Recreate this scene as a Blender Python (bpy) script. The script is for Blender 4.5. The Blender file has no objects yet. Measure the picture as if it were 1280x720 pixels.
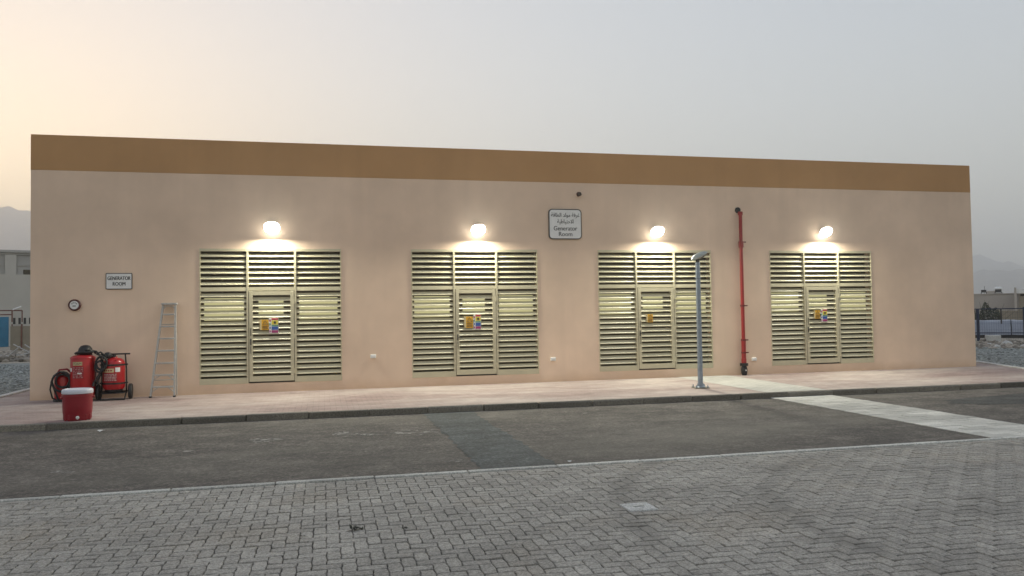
import bpy, bmesh, math, random
from mathutils import Vector, Matrix, noise
R = math.radians
random.seed(7)
S = bpy.context.scene
COL = S.collection

# ------------------------------------------------------------------ camera
CAM = Vector((-1.9127, -17.9408, 1.6)); YAW, PITCH, ROLL = 0.2342, 0.0329, -0.0156
fw = Vector((math.sin(YAW), math.cos(YAW), 0)); rt = Vector((math.cos(YAW), -math.sin(YAW), 0)); up = Vector((0, 0, 1))
f2 = fw * math.cos(PITCH) + up * math.sin(PITCH); u2 = up * math.cos(PITCH) - fw * math.sin(PITCH)
r3 = rt * math.cos(ROLL) + u2 * math.sin(ROLL); u3 = u2 * math.cos(ROLL) - rt * math.sin(ROLL)
cd = bpy.data.cameras.new('camera'); cam = bpy.data.objects.new('camera', cd); COL.objects.link(cam)
cam.matrix_world = Matrix(((r3.x, u3.x, -f2.x, CAM.x), (r3.y, u3.y, -f2.y, CAM.y), (r3.z, u3.z, -f2.z, CAM.z), (0, 0, 0, 1)))
cd.sensor_width = 36; cd.lens = 991.74 / 1280 * 36; cd.clip_start = 0.1; cd.clip_end = 30000
S.camera = cam

# ------------------------------------------------------------------ sky, sun, exposure
SUN_AZ, SUN_EL = -22.0, 2.0            # degrees, azimuth clockwise from +Y
W = bpy.data.worlds.new('World'); S.world = W; W.use_nodes = True
nt = W.node_tree; nt.nodes.clear()
sky = nt.nodes.new('ShaderNodeTexSky'); sky.sky_type = 'NISHITA'; sky.sun_disc = False
sky.sun_elevation = R(SUN_EL); sky.sun_rotation = R(SUN_AZ); sky.altitude = 0
sky.air_density = 1.0; sky.dust_density = 1.2; sky.ozone_density = 0.5
def vmath(op, a, b):
    n = nt.nodes.new('ShaderNodeVectorMath'); n.operation = op; nt.links.new(a, n.inputs[0]); n.inputs[1].default_value = b; return n.outputs[0]
gm = nt.nodes.new('ShaderNodeGamma'); gm.inputs['Gamma'].default_value = 0.44     # dusty air evens the sky out
nt.links.new(vmath('MULTIPLY', sky.outputs[0], (0.1, 0.1, 0.1)), gm.inputs['Color'])
SK = 11.6
col = vmath('ADD', vmath('MULTIPLY', gm.outputs[0], (SK, SK * 1.02, SK * 0.97)), (0.0, 0.0, 0.72))
bg = nt.nodes.new('ShaderNodeBackground'); bg.inputs[1].default_value = 0.1
wo = nt.nodes.new('ShaderNodeOutputWorld')
nt.links.new(col, bg.inputs[0]); nt.links.new(bg.outputs[0], wo.inputs[0])
sd = bpy.data.lights.new('sun', 'SUN'); sd.energy = 0.25; sd.angle = R(8); sd.color = (1, 0.8, 0.55)
so = bpy.data.objects.new('sun', sd); COL.objects.link(so)
sdir = Vector((math.sin(R(SUN_AZ)) * math.cos(R(SUN_EL)), math.cos(R(SUN_AZ)) * math.cos(R(SUN_EL)), math.sin(R(SUN_EL))))
so.rotation_euler = sdir.to_track_quat('Z', 'Y').to_euler(); so.location = (-20, 30, 20)
S.view_settings.view_transform = 'Standard'; S.view_settings.look = 'None'
S.view_settings.gamma = 1; S.view_settings.use_curve_mapping = False; S.view_settings.exposure = 0.55
S.cycles.use_denoising = True; S.cycles.max_bounces = 8; S.cycles.volume_bounces = 4
S.cycles.sample_clamp_indirect = 6

# ------------------------------------------------------------------ helpers
def link(o, parent=None):
    COL.objects.link(o)
    if parent is not None: o.parent = parent
    return o
def tag(o, label=None, cat=None, group=None, kind=None):
    if label: o['label'] = label
    if cat: o['category'] = cat
    if group: o['group'] = group
    if kind: o['kind'] = kind
    return o
def thing(name, label, cat, loc=(0, 0, 0), rz=0.0, group=None):
    o = bpy.data.objects.new(name, None); o.empty_display_size = 0.2
    o.location = loc; o.rotation_euler.z = rz
    return tag(link(o), label, cat, group)
def mesh_of(name, bm, m, smooth=False):
    me = bpy.data.meshes.new(name); bm.normal_update(); bm.to_mesh(me); bm.free()
    for mm in (m if isinstance(m, (list, tuple)) else [m]): me.materials.append(mm)
    if smooth:
        me.polygons.foreach_set('use_smooth', [True] * len(me.polygons))
        try: me.set_sharp_from_angle(angle=R(40))
        except Exception: pass
    return me
def obj(name, bm, m, parent=None, loc=None, smooth=False):
    me = mesh_of(name, bm, m, smooth) if isinstance(bm, bmesh.types.BMesh) else bm
    o = bpy.data.objects.new(name, me)
    if loc is not None: o.location = loc
    return link(o, parent)
def BM(): return bmesh.new()
def box(bm, x0, x1, y0, y1, z0, z1, bev=0.0, mi=0, seg=1):
    r = bmesh.ops.create_cube(bm, size=1.0)
    vs = r['verts']
    for v in vs: v.co = Vector(((x0 + x1) / 2 + v.co.x * (x1 - x0), (y0 + y1) / 2 + v.co.y * (y1 - y0), (z0 + z1) / 2 + v.co.z * (z1 - z0)))
    fs = {f for v in vs for f in v.link_faces}
    for f in fs: f.material_index = mi
    if bev > 0:
        bmesh.ops.bevel(bm, geom=list({e for v in vs for e in v.link_edges}), offset=bev, segments=seg, affect='EDGES', profile=0.5)
    return vs
def tube(bm, pts, r, seg=10, cap=True, mi=0):
    pts = [Vector(p) for p in pts]; rs = r if isinstance(r, (list, tuple)) else [r] * len(pts)
    rings = []; ref = None
    for i, p in enumerate(pts):
        t = (pts[min(i + 1, len(pts) - 1)] - pts[max(i - 1, 0)]).normalized()
        if ref is None:
            ref = Vector((0, 0, 1)) if abs(t.z) < 0.9 else Vector((1, 0, 0))
        a = t.cross(ref).normalized(); b = a.cross(t).normalized(); ref = b
        rings.append([bm.verts.new(p + (a * math.cos(k * 2 * math.pi / seg) + b * math.sin(k * 2 * math.pi / seg)) * rs[i]) for k in range(seg)])
    for i in range(len(rings) - 1):
        for k in range(seg):
            f = bm.faces.new((rings[i][k], rings[i][(k + 1) % seg], rings[i + 1][(k + 1) % seg], rings[i + 1][k])); f.material_index = mi
    if cap:
        for rg in (rings[0], rings[-1]):
            try: bm.faces.new(rg).material_index = mi
            except ValueError: pass
    return rings
def lathe(bm, prof, seg=28, c=(0, 0, 0), axis='z'):
    rings = []
    for r, z in prof:
        ring = []
        for k in range(seg):
            a = 2 * math.pi * k / seg; x, y = max(r, 1e-4) * math.cos(a), max(r, 1e-4) * math.sin(a)
            co = Vector((x, y, z)) if axis == 'z' else (Vector((x, -z, y)) if axis == 'y' else Vector((z, x, y)))
            ring.append(bm.verts.new(co + Vector(c)))
        rings.append(ring)
    for i in range(len(rings) - 1):
        for k in range(seg): bm.faces.new((rings[i][k], rings[i][(k + 1) % seg], rings[i + 1][(k + 1) % seg], rings[i + 1][k]))
    bm.faces.new(list(reversed(rings[0]))); bm.faces.new(rings[-1])
    bmesh.ops.recalc_face_normals(bm, faces=bm.faces[:])
def poly(bm, pts, z=None, mi=0):
    f = bm.faces.new([bm.verts.new((p[0], p[1], z if z is not None else p[2])) for p in pts]); f.material_index = mi
    return f
def prism(bm, outline, y0, y1):
    """outline in (x, z), extruded from y0 to y1"""
    a = [bm.verts.new((x, y0, z)) for x, z in outline]; b = [bm.verts.new((x, y1, z)) for x, z in outline]
    n = len(a); bm.faces.new(a); bm.faces.new(list(reversed(b)))
    for i in range(n): bm.faces.new((a[i], b[i], b[(i + 1) % n], a[(i + 1) % n]))
    bmesh.ops.recalc_face_normals(bm, faces=bm.faces[:])
def rrect(x0, x1, z0, z1, r, n=5):
    out = []
    for cx, cz, a0 in ((x1 - r, z0 + r, -90), (x1 - r, z1 - r, 0), (x0 + r, z1 - r, 90), (x0 + r, z0 + r, 180)):
        for k in range(n + 1):
            a = R(a0 + 90 * k / n); out.append((cx + r * math.cos(a), cz + r * math.sin(a)))
    return out
def polar(az, d, z=0.0): return Vector((CAM.x + math.sin(R(az)) * d, CAM.y + math.cos(R(az)) * d, z))

# ------------------------------------------------------------------ materials
MATS = {}
def mat(name, col, rough=0.7, metal=0.0, var=0.0, scale=6.0, bump=0.0, bscale=80.0, emit=None, estr=0.0, spec=None, streak=None, objrand=0.0):
    if name in MATS: return MATS[name]
    m = bpy.data.materials.new(name); m.use_nodes = True; MATS[name] = m
    t = m.node_tree; N = t.nodes; L = t.links; p = N['Principled BSDF']
    p.inputs['Base Color'].default_value = (*col, 1); p.inputs['Roughness'].default_value = rough; p.inputs['Metallic'].default_value = metal
    if spec is not None: p.inputs['Specular IOR Level'].default_value = spec
    g = N.new('ShaderNodeNewGeometry')
    if var > 0:
        mp = N.new('ShaderNodeMapping'); L.new(g.outputs['Position'], mp.inputs[0])
        if streak: mp.inputs['Scale'].default_value = streak
        nz = N.new('ShaderNodeTexNoise'); nz.inputs['Scale'].default_value = scale; nz.inputs['Detail'].default_value = 6; nz.inputs['Roughness'].default_value = 0.6
        L.new(mp.outputs[0], nz.inputs['Vector'])
        rp = N.new('ShaderNodeValToRGB'); e = rp.color_ramp.elements
        e[0].position = 0.3; e[1].position = 0.7
        e[0].color = (*[c * (1 - var) for c in col], 1); e[1].color = (*[min(1, c * (1 + var)) for c in col], 1)
        L.new(nz.outputs['Fac'], rp.inputs[0]); src = rp.outputs[0]
        if objrand > 0:
            oi = N.new('ShaderNodeObjectInfo'); ad = N.new('ShaderNodeMath'); ad.operation = 'ADD'; fr = N.new('ShaderNodeMath'); fr.operation = 'FRACT'
            L.new(oi.outputs['Random'], ad.inputs[0]); L.new(g.outputs['Random Per Island'], ad.inputs[1]); L.new(ad.outputs[0], fr.inputs[0])
            mr = N.new('ShaderNodeMapRange'); mr.inputs[3].default_value = 1 - objrand; mr.inputs[4].default_value = 1 + objrand
            L.new(fr.outputs[0], mr.inputs[0])
            vm = N.new('ShaderNodeVectorMath'); vm.operation = 'SCALE'; L.new(src, vm.inputs[0]); L.new(mr.outputs[0], vm.inputs['Scale']); src = vm.outputs[0]
        L.new(src, p.inputs['Base Color'])
    if bump > 0:
        n2 = N.new('ShaderNodeTexNoise'); n2.inputs['Scale'].default_value = bscale; n2.inputs['Detail'].default_value = 4
        L.new(g.outputs['Position'], n2.inputs['Vector'])
        b = N.new('ShaderNodeBump'); b.inputs['Strength'].default_value = bump; b.inputs['Distance'].default_value = 0.01
        L.new(n2.outputs['Fac'], b.inputs['Height']); L.new(b.outputs[0], p.inputs['Normal'])
    if emit:
        p.inputs['Emission Color'].default_value = (*emit, 1); p.inputs['Emission Strength'].default_value = estr
    return m
def node_mat(name, rough=0.85):
    m = bpy.data.materials.new(name); m.use_nodes = True; MATS[name] = m
    t = m.node_tree; N = t.nodes; L = t.links; p = N['Principled BSDF']; p.inputs['Roughness'].default_value = rough
    g = N.new('ShaderNodeNewGeometry')
    def noise_(scale, detail=6, rough_=0.6, stretch=None, off=(0, 0, 0)):
        mp = N.new('ShaderNodeMapping'); L.new(g.outputs['Position'], mp.inputs[0]); mp.inputs['Location'].default_value = off
        if stretch: mp.inputs['Scale'].default_value = stretch
        n = N.new('ShaderNodeTexNoise'); n.inputs['Scale'].default_value = scale; n.inputs['Detail'].default_value = detail; n.inputs['Roughness'].default_value = rough_
        L.new(mp.outputs[0], n.inputs['Vector']); return n.outputs['Fac']
    def ramp(src, stops):
        r = N.new('ShaderNodeValToRGB'); e = r.color_ramp.elements
        while len(e) < len(stops): e.new(0.5)
        for el, (pos, c) in zip(e, stops): el.position = pos; el.color = (*c, 1) if len(c) == 3 else c
        L.new(src, r.inputs[0]); return r.outputs[0]
    def mix(a, b, fac, mode='MIX'):
        x = N.new('ShaderNodeMix'); x.data_type = 'RGBA'; x.blend_type = mode
        for s, i in ((a, 6), (b, 7)):
            if isinstance(s, tuple): x.inputs[i].default_value = (*s, 1)
            else: L.new(s, x.inputs[i])
        if isinstance(fac, (int, float)): x.inputs[0].default_value = fac
        else: L.new(fac, x.inputs[0])
        return x.outputs[2]
    def bump(src, strength, dist=0.01):
        b = N.new('ShaderNodeBump'); b.inputs['Strength'].default_value = strength; b.inputs['Distance'].default_value = dist
        L.new(src, b.inputs['Height']); L.new(b.outputs[0], p.inputs['Normal'])
    return m, N, L, p, g, noise_, ramp, mix, bump

def make_plaster(name, col, mottle=0.13):
    m, N, L, p, g, nz, ramp, mix, bump = node_mat(name, 0.9)
    k = lambda s: tuple(c * s for c in col)
    a = ramp(nz(0.45, 7, 0.62), [(0.3, k(1 - mottle)), (0.7, k(1 + mottle))])
    st = ramp(nz(1.0, 5, 0.6, (2.4, 2.4, 0.1)), [(0.48, (0, 0, 0)), (0.85, (0.5, 0.5, 0.5))])
    b = mix(a, k(0.86), st)
    # splash dirt where the wall meets the pavement
    sx = N.new('ShaderNodeSeparateXYZ'); L.new(g.outputs['Position'], sx.inputs[0])
    ad = N.new('ShaderNodeMath'); ad.operation = 'MULTIPLY_ADD'; L.new(nz(2.2, 5), ad.inputs[0]); ad.inputs[1].default_value = -0.35; L.new(sx.outputs[2], ad.inputs[2])
    mr = N.new('ShaderNodeMapRange'); mr.inputs[1].default_value = -0.17; mr.inputs[2].default_value = 0.06; mr.inputs[3].default_value = 0.45; mr.inputs[4].default_value = 0.0
    L.new(ad.outputs[0], mr.inputs[0])
    c = mix(b, tuple(x * y for x, y in zip(col, (0.72, 0.62, 0.5))), mr.outputs[0])
    L.new(c, p.inputs['Base Color']); bump(nz(140, 4, 0.6), 0.25, 0.004)
    return m
M_WALL = make_plaster('plaster_beige', (0.73, 0.555, 0.42))
M_BAND = make_plaster('plaster_brown', (0.48, 0.275, 0.125), 0.1)

def make_asphalt(name, base, dust, dust_amt=0.55, fine=0.6):
    m, N, L, p, g, nz, ramp, mix, bump = node_mat(name, 0.92)
    k = lambda s: tuple(c * s for c in base)
    a = ramp(nz(0.6, 6, 0.65, (0.5, 1, 1)), [(0.3, k(0.8)), (0.7, k(1.2))])
    sp = ramp(nz(24, 6, 0.9), [(0.38, k(0.2)), (0.5, k(0.85)), (0.62, k(3.0))])
    b = mix(a, sp, fine)
    bl = ramp(nz(2.6, 6, 0.7, (0.7, 1, 1), (2, 2, 8)), [(0.32, (0.55,) * 3), (0.5, (0.95,) * 3), (0.68, (1.5,) * 3)])
    b = mix(b, bl, 1.0, 'MULTIPLY')
    dm = ramp(nz(0.35, 7, 0.62, (0.35, 1.0, 1), (3, 7, 0)), [(0.48, (0, 0, 0)), (0.78, (dust_amt,) * 3)])
    c = mix(b, dust, dm)
    L.new(c, p.inputs['Base Color']); bump(nz(45, 5, 0.8), 1.0, 0.012)
    return m
M_ROAD = make_asphalt('asphalt', (0.094, 0.082, 0.071), (0.24, 0.22, 0.18))
M_PATCH = make_asphalt('asphalt_patch', (0.068, 0.075, 0.074), (0.14, 0.14, 0.125), 0.4)
M_DARKPATCH = make_asphalt('asphalt_dark', (0.05, 0.05, 0.048), (0.1, 0.1, 0.09), 0.2)

def make_sidewalk(name, c0, c1, joint, dust):
    m, N, L, p, g, nz, ramp, mix, bump = node_mat(name, 0.88)
    br = N.new('ShaderNodeTexBrick'); br.inputs['Scale'].default_value = 1.0
    br.inputs['Color1'].default_value = (*c0, 1); br.inputs['Color2'].default_value = (*c1, 1); br.inputs['Mortar'].default_value = (*joint, 1)
    br.inputs['Mortar Size'].default_value = 0.006; br.inputs['Brick Width'].default_value = 0.2; br.inputs['Row Height'].default_value = 0.1
    L.new(g.outputs['Position'], br.inputs['Vector'])
    dm = ramp(nz(0.5, 7, 0.65, (0.5, 1.2, 1)), [(0.38, (0, 0, 0)), (0.66, (0.72,) * 3)])
    c = mix(br.outputs['Color'], dust, dm)
    d2 = ramp(nz(3.0, 6, 0.7, (1, 1, 1), (5, 2, 1)), [(0.3, (0.8,) * 3), (0.7, (1.15,) * 3)])
    c = mix(c, d2, 1.0, 'MULTIPLY')
    L.new(c, p.inputs['Base Color']); bump(nz(60, 4, 0.7), 0.3, 0.004)
    return m
M_SIDE = make_sidewalk('red_block_paving', (0.25, 0.175, 0.16), (0.31, 0.225, 0.205), (0.18, 0.13, 0.115), (0.54, 0.475, 0.42))
M_SIDESTRIP = make_sidewalk('pale_block_paving', (0.42, 0.41, 0.37), (0.48, 0.465, 0.42), (0.2, 0.19, 0.16), (0.5, 0.48, 0.43))

def make_paver(name, base, warm, rnd, fine=1.0, tyres=()):
    m, N, L, p, g, nz, ramp, mix, bump = node_mat(name, 0.86)
    k = lambda s: tuple(c * s for c in base)
    oi = N.new('ShaderNodeObjectInfo'); ad = N.new('ShaderNodeMath'); fr = N.new('ShaderNodeMath'); fr.operation = 'FRACT'
    L.new(oi.outputs['Random'], ad.inputs[0]); L.new(g.outputs['Random Per Island'], ad.inputs[1]); L.new(ad.outputs[0], fr.inputs[0])
    a = ramp(fr.outputs[0], [(0.0, k(1 - rnd)), (0.45, k(1.0)), (0.8, k(1 + rnd)), (1.0, k(1 + 1.6 * rnd))])
    w = ramp(nz(0.7, 5, 0.6, None, (1, 4, 2)), [(0.52, (0, 0, 0)), (0.72, (0.6,) * 3)])
    b = mix(a, warm, w)
    gr = ramp(nz(48, 6, 0.9), [(0.36, (0.3,) * 3), (0.5, (1,) * 3), (0.63, (1.75,) * 3)])
    c = mix(b, gr, 0.8 * fine, 'MULTIPLY')
    st = ramp(nz(1.1, 7, 0.72, (0.6, 1, 1), (9, 1, 4)), [(0.3, (0.72,) * 3), (0.7, (1.16,) * 3)])
    c = mix(c, st, 1.0, 'MULTIPLY')
    for (ox, oy, rad) in tyres:                      # worn rubber arcs left by turning wheels
        vd = N.new('ShaderNodeVectorMath'); vd.operation = 'DISTANCE'; L.new(g.outputs['Position'], vd.inputs[0]); vd.inputs[1].default_value = (ox, oy, -0.0976)
        su = N.new('ShaderNodeMath'); su.operation = 'SUBTRACT'; L.new(vd.outputs['Value'], su.inputs[0]); su.inputs[1].default_value = rad
        ab = N.new('ShaderNodeMath'); ab.operation = 'ABSOLUTE'; L.new(su.outputs[0], ab.inputs[0])
        mr = N.new('ShaderNodeMapRange'); mr.inputs[1].default_value = 0.04; mr.inputs[2].default_value = 0.16; mr.inputs[3].default_value = 0.75; mr.inputs[4].default_value = 0.0
        L.new(ab.outputs[0], mr.inputs[0])
        mm = N.new('ShaderNodeMath'); mm.operation = 'MULTIPLY'; L.new(mr.outputs[0], mm.inputs[0])
        nn = N.new('ShaderNodeMapRange'); nn.inputs[1].default_value = 0.35; nn.inputs[2].default_value = 0.65; L.new(nz(1.6, 5, 0.6, None, (ox, 3, oy)), nn.inputs[0]); L.new(nn.outputs[0], mm.inputs[1])
        c = mix(c, tuple(x * 0.5 for x in base), mm.outputs[0])
    L.new(c, p.inputs['Base Color']); bump(nz(70, 5, 0.8), 0.9 * fine, 0.008)
    return m
M_PAVER = make_paver('grey_paver', (0.33, 0.308, 0.272), (0.35, 0.30, 0.235), 0.10, 1.0, ((4.9, -12.6, 3.1), (4.9, -12.6, 4.45)))
M_SLAB = make_paver('pale_concrete_paver', (0.50, 0.485, 0.44), (0.52, 0.49, 0.43), 0.16, 0.6)
M_KERB = make_paver('kerb_concrete', (0.145, 0.132, 0.108), (0.19, 0.165, 0.13), 0.32)
M_EDGE = make_paver('edging_concrete', (0.5, 0.49, 0.45), (0.45, 0.42, 0.36), 0.15)
M_WKERB = make_paver('white_kerb_concrete', (0.55, 0.545, 0.52), (0.5, 0.48, 0.42), 0.06)
M_JOINT = mat('joint_sand', (0.062, 0.058, 0.05), 0.95, var=0.3, scale=30)
def make_dirt(name, cols, s1=0.25, s2=6):
    m, N, L, p, g, nz, ramp, mix, bump = node_mat(name, 0.95)
    a = ramp(nz(s1, 8, 0.7), [(0.3, cols[0]), (0.5, cols[1]), (0.72, cols[2])])
    b = ramp(nz(s2, 5, 0.75), [(0.3, (0.6,) * 3), (0.7, (1.35,) * 3)])
    L.new(mix(a, b, 0.9, 'MULTIPLY'), p.inputs['Base Color']); bump(nz(s2 * 2, 5, 0.7), 0.8, 0.03)
    return m
M_GROUND = make_dirt('dry_ground', [(0.28, 0.24, 0.19), (0.34, 0.30, 0.24), (0.42, 0.38, 0.31)])
M_GRAVEL = make_dirt('grey_gravel', [(0.17, 0.185, 0.17), (0.235, 0.25, 0.235), (0.31, 0.32, 0.30)], 0.8, 14)
M_PEBBLE = make_paver('gravel_stone', (0.25, 0.265, 0.25), (0.3, 0.28, 0.24), 0.5, 0.3)
M_ROCK = make_paver('rubble_stone', (0.26, 0.23, 0.19), (0.3, 0.25, 0.2), 0.4, 0.3)
M_MTN = make_dirt('mountain_rock', [(0.2, 0.175, 0.15), (0.25, 0.22, 0.19), (0.3, 0.265, 0.23)], 0.004, 0.03)
M_LOUV = mat('louvre_paint', (0.61, 0.56, 0.39), 0.45, var=0.07, scale=3.0, objrand=0.05)
M_LFRM = mat('louvre_frame_paint', (0.50, 0.455, 0.32), 0.5, var=0.07, scale=3.0)
M_BLACK = mat('black_rubber', (0.012, 0.012, 0.013), 0.55)
M_DARK = mat('dark_metal', (0.03, 0.028, 0.027), 0.5, var=0.2)
M_RED = mat('red_enamel', (0.36, 0.008, 0.012), 0.32, var=0.12, scale=9)
M_DRED = mat('dark_red_plastic', (0.24, 0.006, 0.016), 0.42, var=0.08, scale=9)
M_PIPE = mat('red_pipe_paint', (0.27, 0.016, 0.016), 0.42, var=0.18, scale=5)
M_WHITE = mat('white_plastic', (0.72, 0.72, 0.7), 0.4, var=0.05)
M_SIGN = mat('sign_white', (0.72, 0.72, 0.71), 0.45, var=0.05, scale=4)
M_INK = mat('sign_ink', (0.02, 0.022, 0.022), 0.5)
M_CREAM = mat('label_cream', (0.55, 0.46, 0.25), 0.5)
M_PALEINK = mat('label_print', (0.5, 0.36, 0.34), 0.5)
M_ALU = mat('ladder_aluminium', (0.43, 0.42, 0.40), 0.45, 0.3, var=0.12, scale=14)
M_POLE = mat('galvanised_steel', (0.27, 0.315, 0.37), 0.5, 0.45, var=0.14, scale=10)
M_HEAD = mat('lamp_head_grey', (0.36, 0.38, 0.34), 0.4, 0.2, var=0.15, scale=16)
M_LENSOFF = mat('unlit_lens', (0.1, 0.105, 0.095), 0.25)
M_BRONZE = mat('fixture_body', (0.05, 0.045, 0.04), 0.5)
M_LAMP = mat('lamp_glass_lit', (0.9, 0.9, 0.85), 0.3, emit=(1.0, 0.975, 0.80), estr=640.0)
M_HALO = mat('lamp_halo_ring', (0.85, 0.85, 0.8), 0.4, emit=(1.0, 0.98, 0.85), estr=9.0)  # weak emission that softens the edge of the lamp
M_GLOWBOARD = mat('added_glow_board', (0.4, 0.38, 0.24), 0.6, emit=(0.84, 0.80, 0.42), estr=0.34)  # emits by itself, no lamp stands behind it
M_YEL = mat('sign_yellow', (0.65, 0.34, 0.015), 0.5, var=0.1, scale=30)
M_SRED = mat('sign_red', (0.45, 0.02, 0.03), 0.5); M_SGRN = mat('sign_green', (0.05, 0.22, 0.12), 0.5)
M_SBLU = mat('sign_blue', (0.03, 0.09, 0.32), 0.5); M_SYEL = mat('sign_lemon', (0.6, 0.5, 0.05), 0.5)
M_SMAG = mat('sign_magenta', (0.3, 0.03, 0.14), 0.5)
M_HOUSE = mat('house_render', (0.46, 0.44, 0.40), 0.9, var=0.06, scale=0.6)
M_HOUSE2 = mat('house_trim', (0.38, 0.37, 0.35), 0.9, var=0.06, scale=0.6)
M_GLASS = mat('dark_glass', (0.01, 0.011, 0.012), 0.12)
M_BLUE = mat('blue_sheet', (0.035, 0.19, 0.33), 0.5, var=0.12, scale=2)
M_RUST = mat('rusty_steel', (0.16, 0.07, 0.05), 0.7, var=0.25, scale=6)
M_NAVY = mat('navy_post', (0.012, 0.022, 0.055), 0.5)
M_TARP = mat('blue_grey_tarpaulin', (0.25, 0.275, 0.33), 0.55, var=0.15, scale=1.2)
M_FARWALL = mat('far_wall_render', (0.44, 0.395, 0.35), 0.9, var=0.06, scale=0.3)
M_BEIGE = mat('beige_block_wall', (0.27, 0.235, 0.18), 0.9, var=0.15, scale=0.8)
M_LEAF = mat('bush_leaf', (0.055, 0.065, 0.04), 0.7, var=0.4, scale=3, objrand=0.4)
M_TWIG = mat('bush_twig', (0.09, 0.07, 0.05), 0.8)
M_DRYLEAF = mat('dry_leaf', (0.05, 0.05, 0.035), 0.8, var=0.3, scale=40)
M_CEMENT = mat('cement_spill', (0.28, 0.26, 0.235), 0.9, var=0.25, scale=9, bump=0.4)
_t = M_CEMENT.node_tree; _n = _t.nodes.new('ShaderNodeTexNoise'); _n.inputs['Scale'].default_value = 9; _n.inputs['Detail'].default_value = 6
_g = _t.nodes.new('ShaderNodeNewGeometry'); _t.links.new(_g.outputs['Position'], _n.inputs['Vector'])
_r = _t.nodes.new('ShaderNodeMapRange'); _r.inputs[1].default_value = 0.42; _r.inputs[2].default_value = 0.62; _r.inputs[4].default_value = 0.85
_t.links.new(_n.outputs['Fac'], _r.inputs[0]); _t.links.new(_r.outputs[0], _t.nodes['Principled BSDF'].inputs['Alpha'])
M_PAPER = mat('scrap_white', (0.6, 0.59, 0.56), 0.7)
M_INT = mat('interior_dark_render', (0.22, 0.18, 0.13), 0.9)

# ------------------------------------------------------------------ the setting
ZR = -0.0976      # road level; pavement top is z = 0
bm = BM(); poly(bm, [(-9000, -9000), (9000, -9000), (9000, 9000), (-9000, 9000)], -0.16)
tag(obj('ground', bm, M_GROUND), kind='structure')
bm = BM(); poly(bm, [(-60, -9.35), (60, -9.35), (60, -4.13), (-60, -4.13)], ZR)
road = tag(obj('road', bm, M_ROAD), kind='structure')
def ragged(bm, x0, x1, y0, y1, z, step=0.12, amp=0.02):
    pts = []
    for (ax, ay, bx, by) in ((x0, y0, x1, y0), (x1, y0, x1, y1), (x1, y1, x0, y1), (x0, y1, x0, y0)):
        n = max(2, int(math.hypot(bx - ax, by - ay) / step))
        for i in range(n):
            t = i / n; pts.append((ax + (bx - ax) * t + random.uniform(-amp, amp), ay + (by - ay) * t + random.uniform(-amp, amp)))
    poly(bm, pts, z)
bm = BM(); ragged(bm, -0.24, 0.62, -9.33, -4.16, ZR + 0.004, 0.1, 0.035)
obj('asphalt_patch', bm, M_PATCH, road)
bm = BM()
poly(bm, [(9.6 + 2.6 * math.cos(R(a)) * (1 + 0.05 * math.sin(a)) + 1.9, -6.0 + 0.75 * math.sin(R(a)) * (1 + 0.07 * math.cos(a * 1.7))) for a in range(0, 360, 8)], ZR + 0.004)
obj('asphalt_patch', bm, M_DARKPATCH, road)
def stain(cx, cy, rx, ry, seed):
    bm = BM(); rnd = random.Random(seed); pts = []
    for a in range(0, 360, 12):
        k = rnd.uniform(0.8, 1.05) * (1 + 0.25 * math.sin(R(a) * 3 + seed)); pts.append((cx + rx * k * math.cos(R(a)), cy + ry * k * math.sin(R(a))))
    poly(bm, pts, ZR + 0.003 + seed * 0.0004); obj('cement_stain', bm, M_CEMENT, road)
stain(-2.72, -6.35, 0.26, 0.22, 1); stain(-1.62, -6.1, 0.2, 0.2, 2); stain(-1.35, -6.35, 0.26, 0.1, 3)
stain(-4.78, -8.0, 0.15, 0.13, 4); stain(-0.42, -8.75, 0.17, 0.08, 5); stain(-3.62, -7.0, 0.09, 0.06, 6)
bm = BM(); ragged(bm, -0.92, -0.32, -6.5, -6.1, ZR + 0.0075, 0.1, 0.015); obj('cement_stain', bm, M_CEMENT, road)
for s in range(7, 15):
    stain(random.uniform(-6, 6), random.uniform(-8.8, -4.6), random.uniform(0.03, 0.09), random.uniform(0.02, 0.06), s)

# pavement in front of the building, wrapping round its left end
bm = BM()
poly(bm, [(-8.55, -4.02), (40, -4.02), (40, -3.0), (14.65, -3.0), (16.05, 0.4), (17.6, 4.2), (17.6, 9), (-8.55, 9)], 0.0)
pave = tag(obj('pavement', bm, M_SIDE), kind='structure')
bm = BM(); poly(bm, [(6.46, -4.02), (7.80, -4.02), (7.80, 0.0), (6.46, 0.0)], 0.004)
obj('pale_paving_strip', bm, M_SIDESTRIP, pave)
bm = BM(); box(bm, -0.495, 0.495, -4.137, -4.013, -0.2, 0.006, 0.012)
kme = mesh_of('kerb_stone', bm, M_KERB)
bm = BM(); box(bm, -0.495, 0.495, -4.14, -4.013, -0.2, 0.005, 0.022)
kme2 = mesh_of('kerb_stone', bm, M_KERB)
for i in range(-17, 34):
    o = obj('kerb_stone', random.choice((kme, kme2)), None, pave, (i + 0.35, random.uniform(-0.006, 0.006), random.uniform(-0.006, 0.003)))
    o.rotation_euler.z = random.uniform(-0.004, 0.004)
# white kerbs on both ends
for i in range(10):
    bm = BM(); box(bm, -8.72, -8.55, -0.4 + i * 1.0, 0.59 + i * 1.0, -0.2, 0.03, 0.012)
    obj('white_kerb_stone', bm, M_WKERB, pave)
a0, a1 = Vector((14.65, -3.0, 0)), Vector((17.6, 4.2, 0)); dv = (a1 - a0); ln = dv.length; dv.normalize(); ang = math.atan2(dv.y, dv.x)
bm = BM(); box(bm, 0.005, 0.985, -0.17, -0.0, -0.2, 0.03, 0.012); wk = mesh_of('white_kerb_stone', bm, M_WKERB)
for i in range(int(ln)):
    o = obj('white_kerb_stone', wk, None, pave, a0 + dv * i); o.rotation_euler.z = ang
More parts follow.
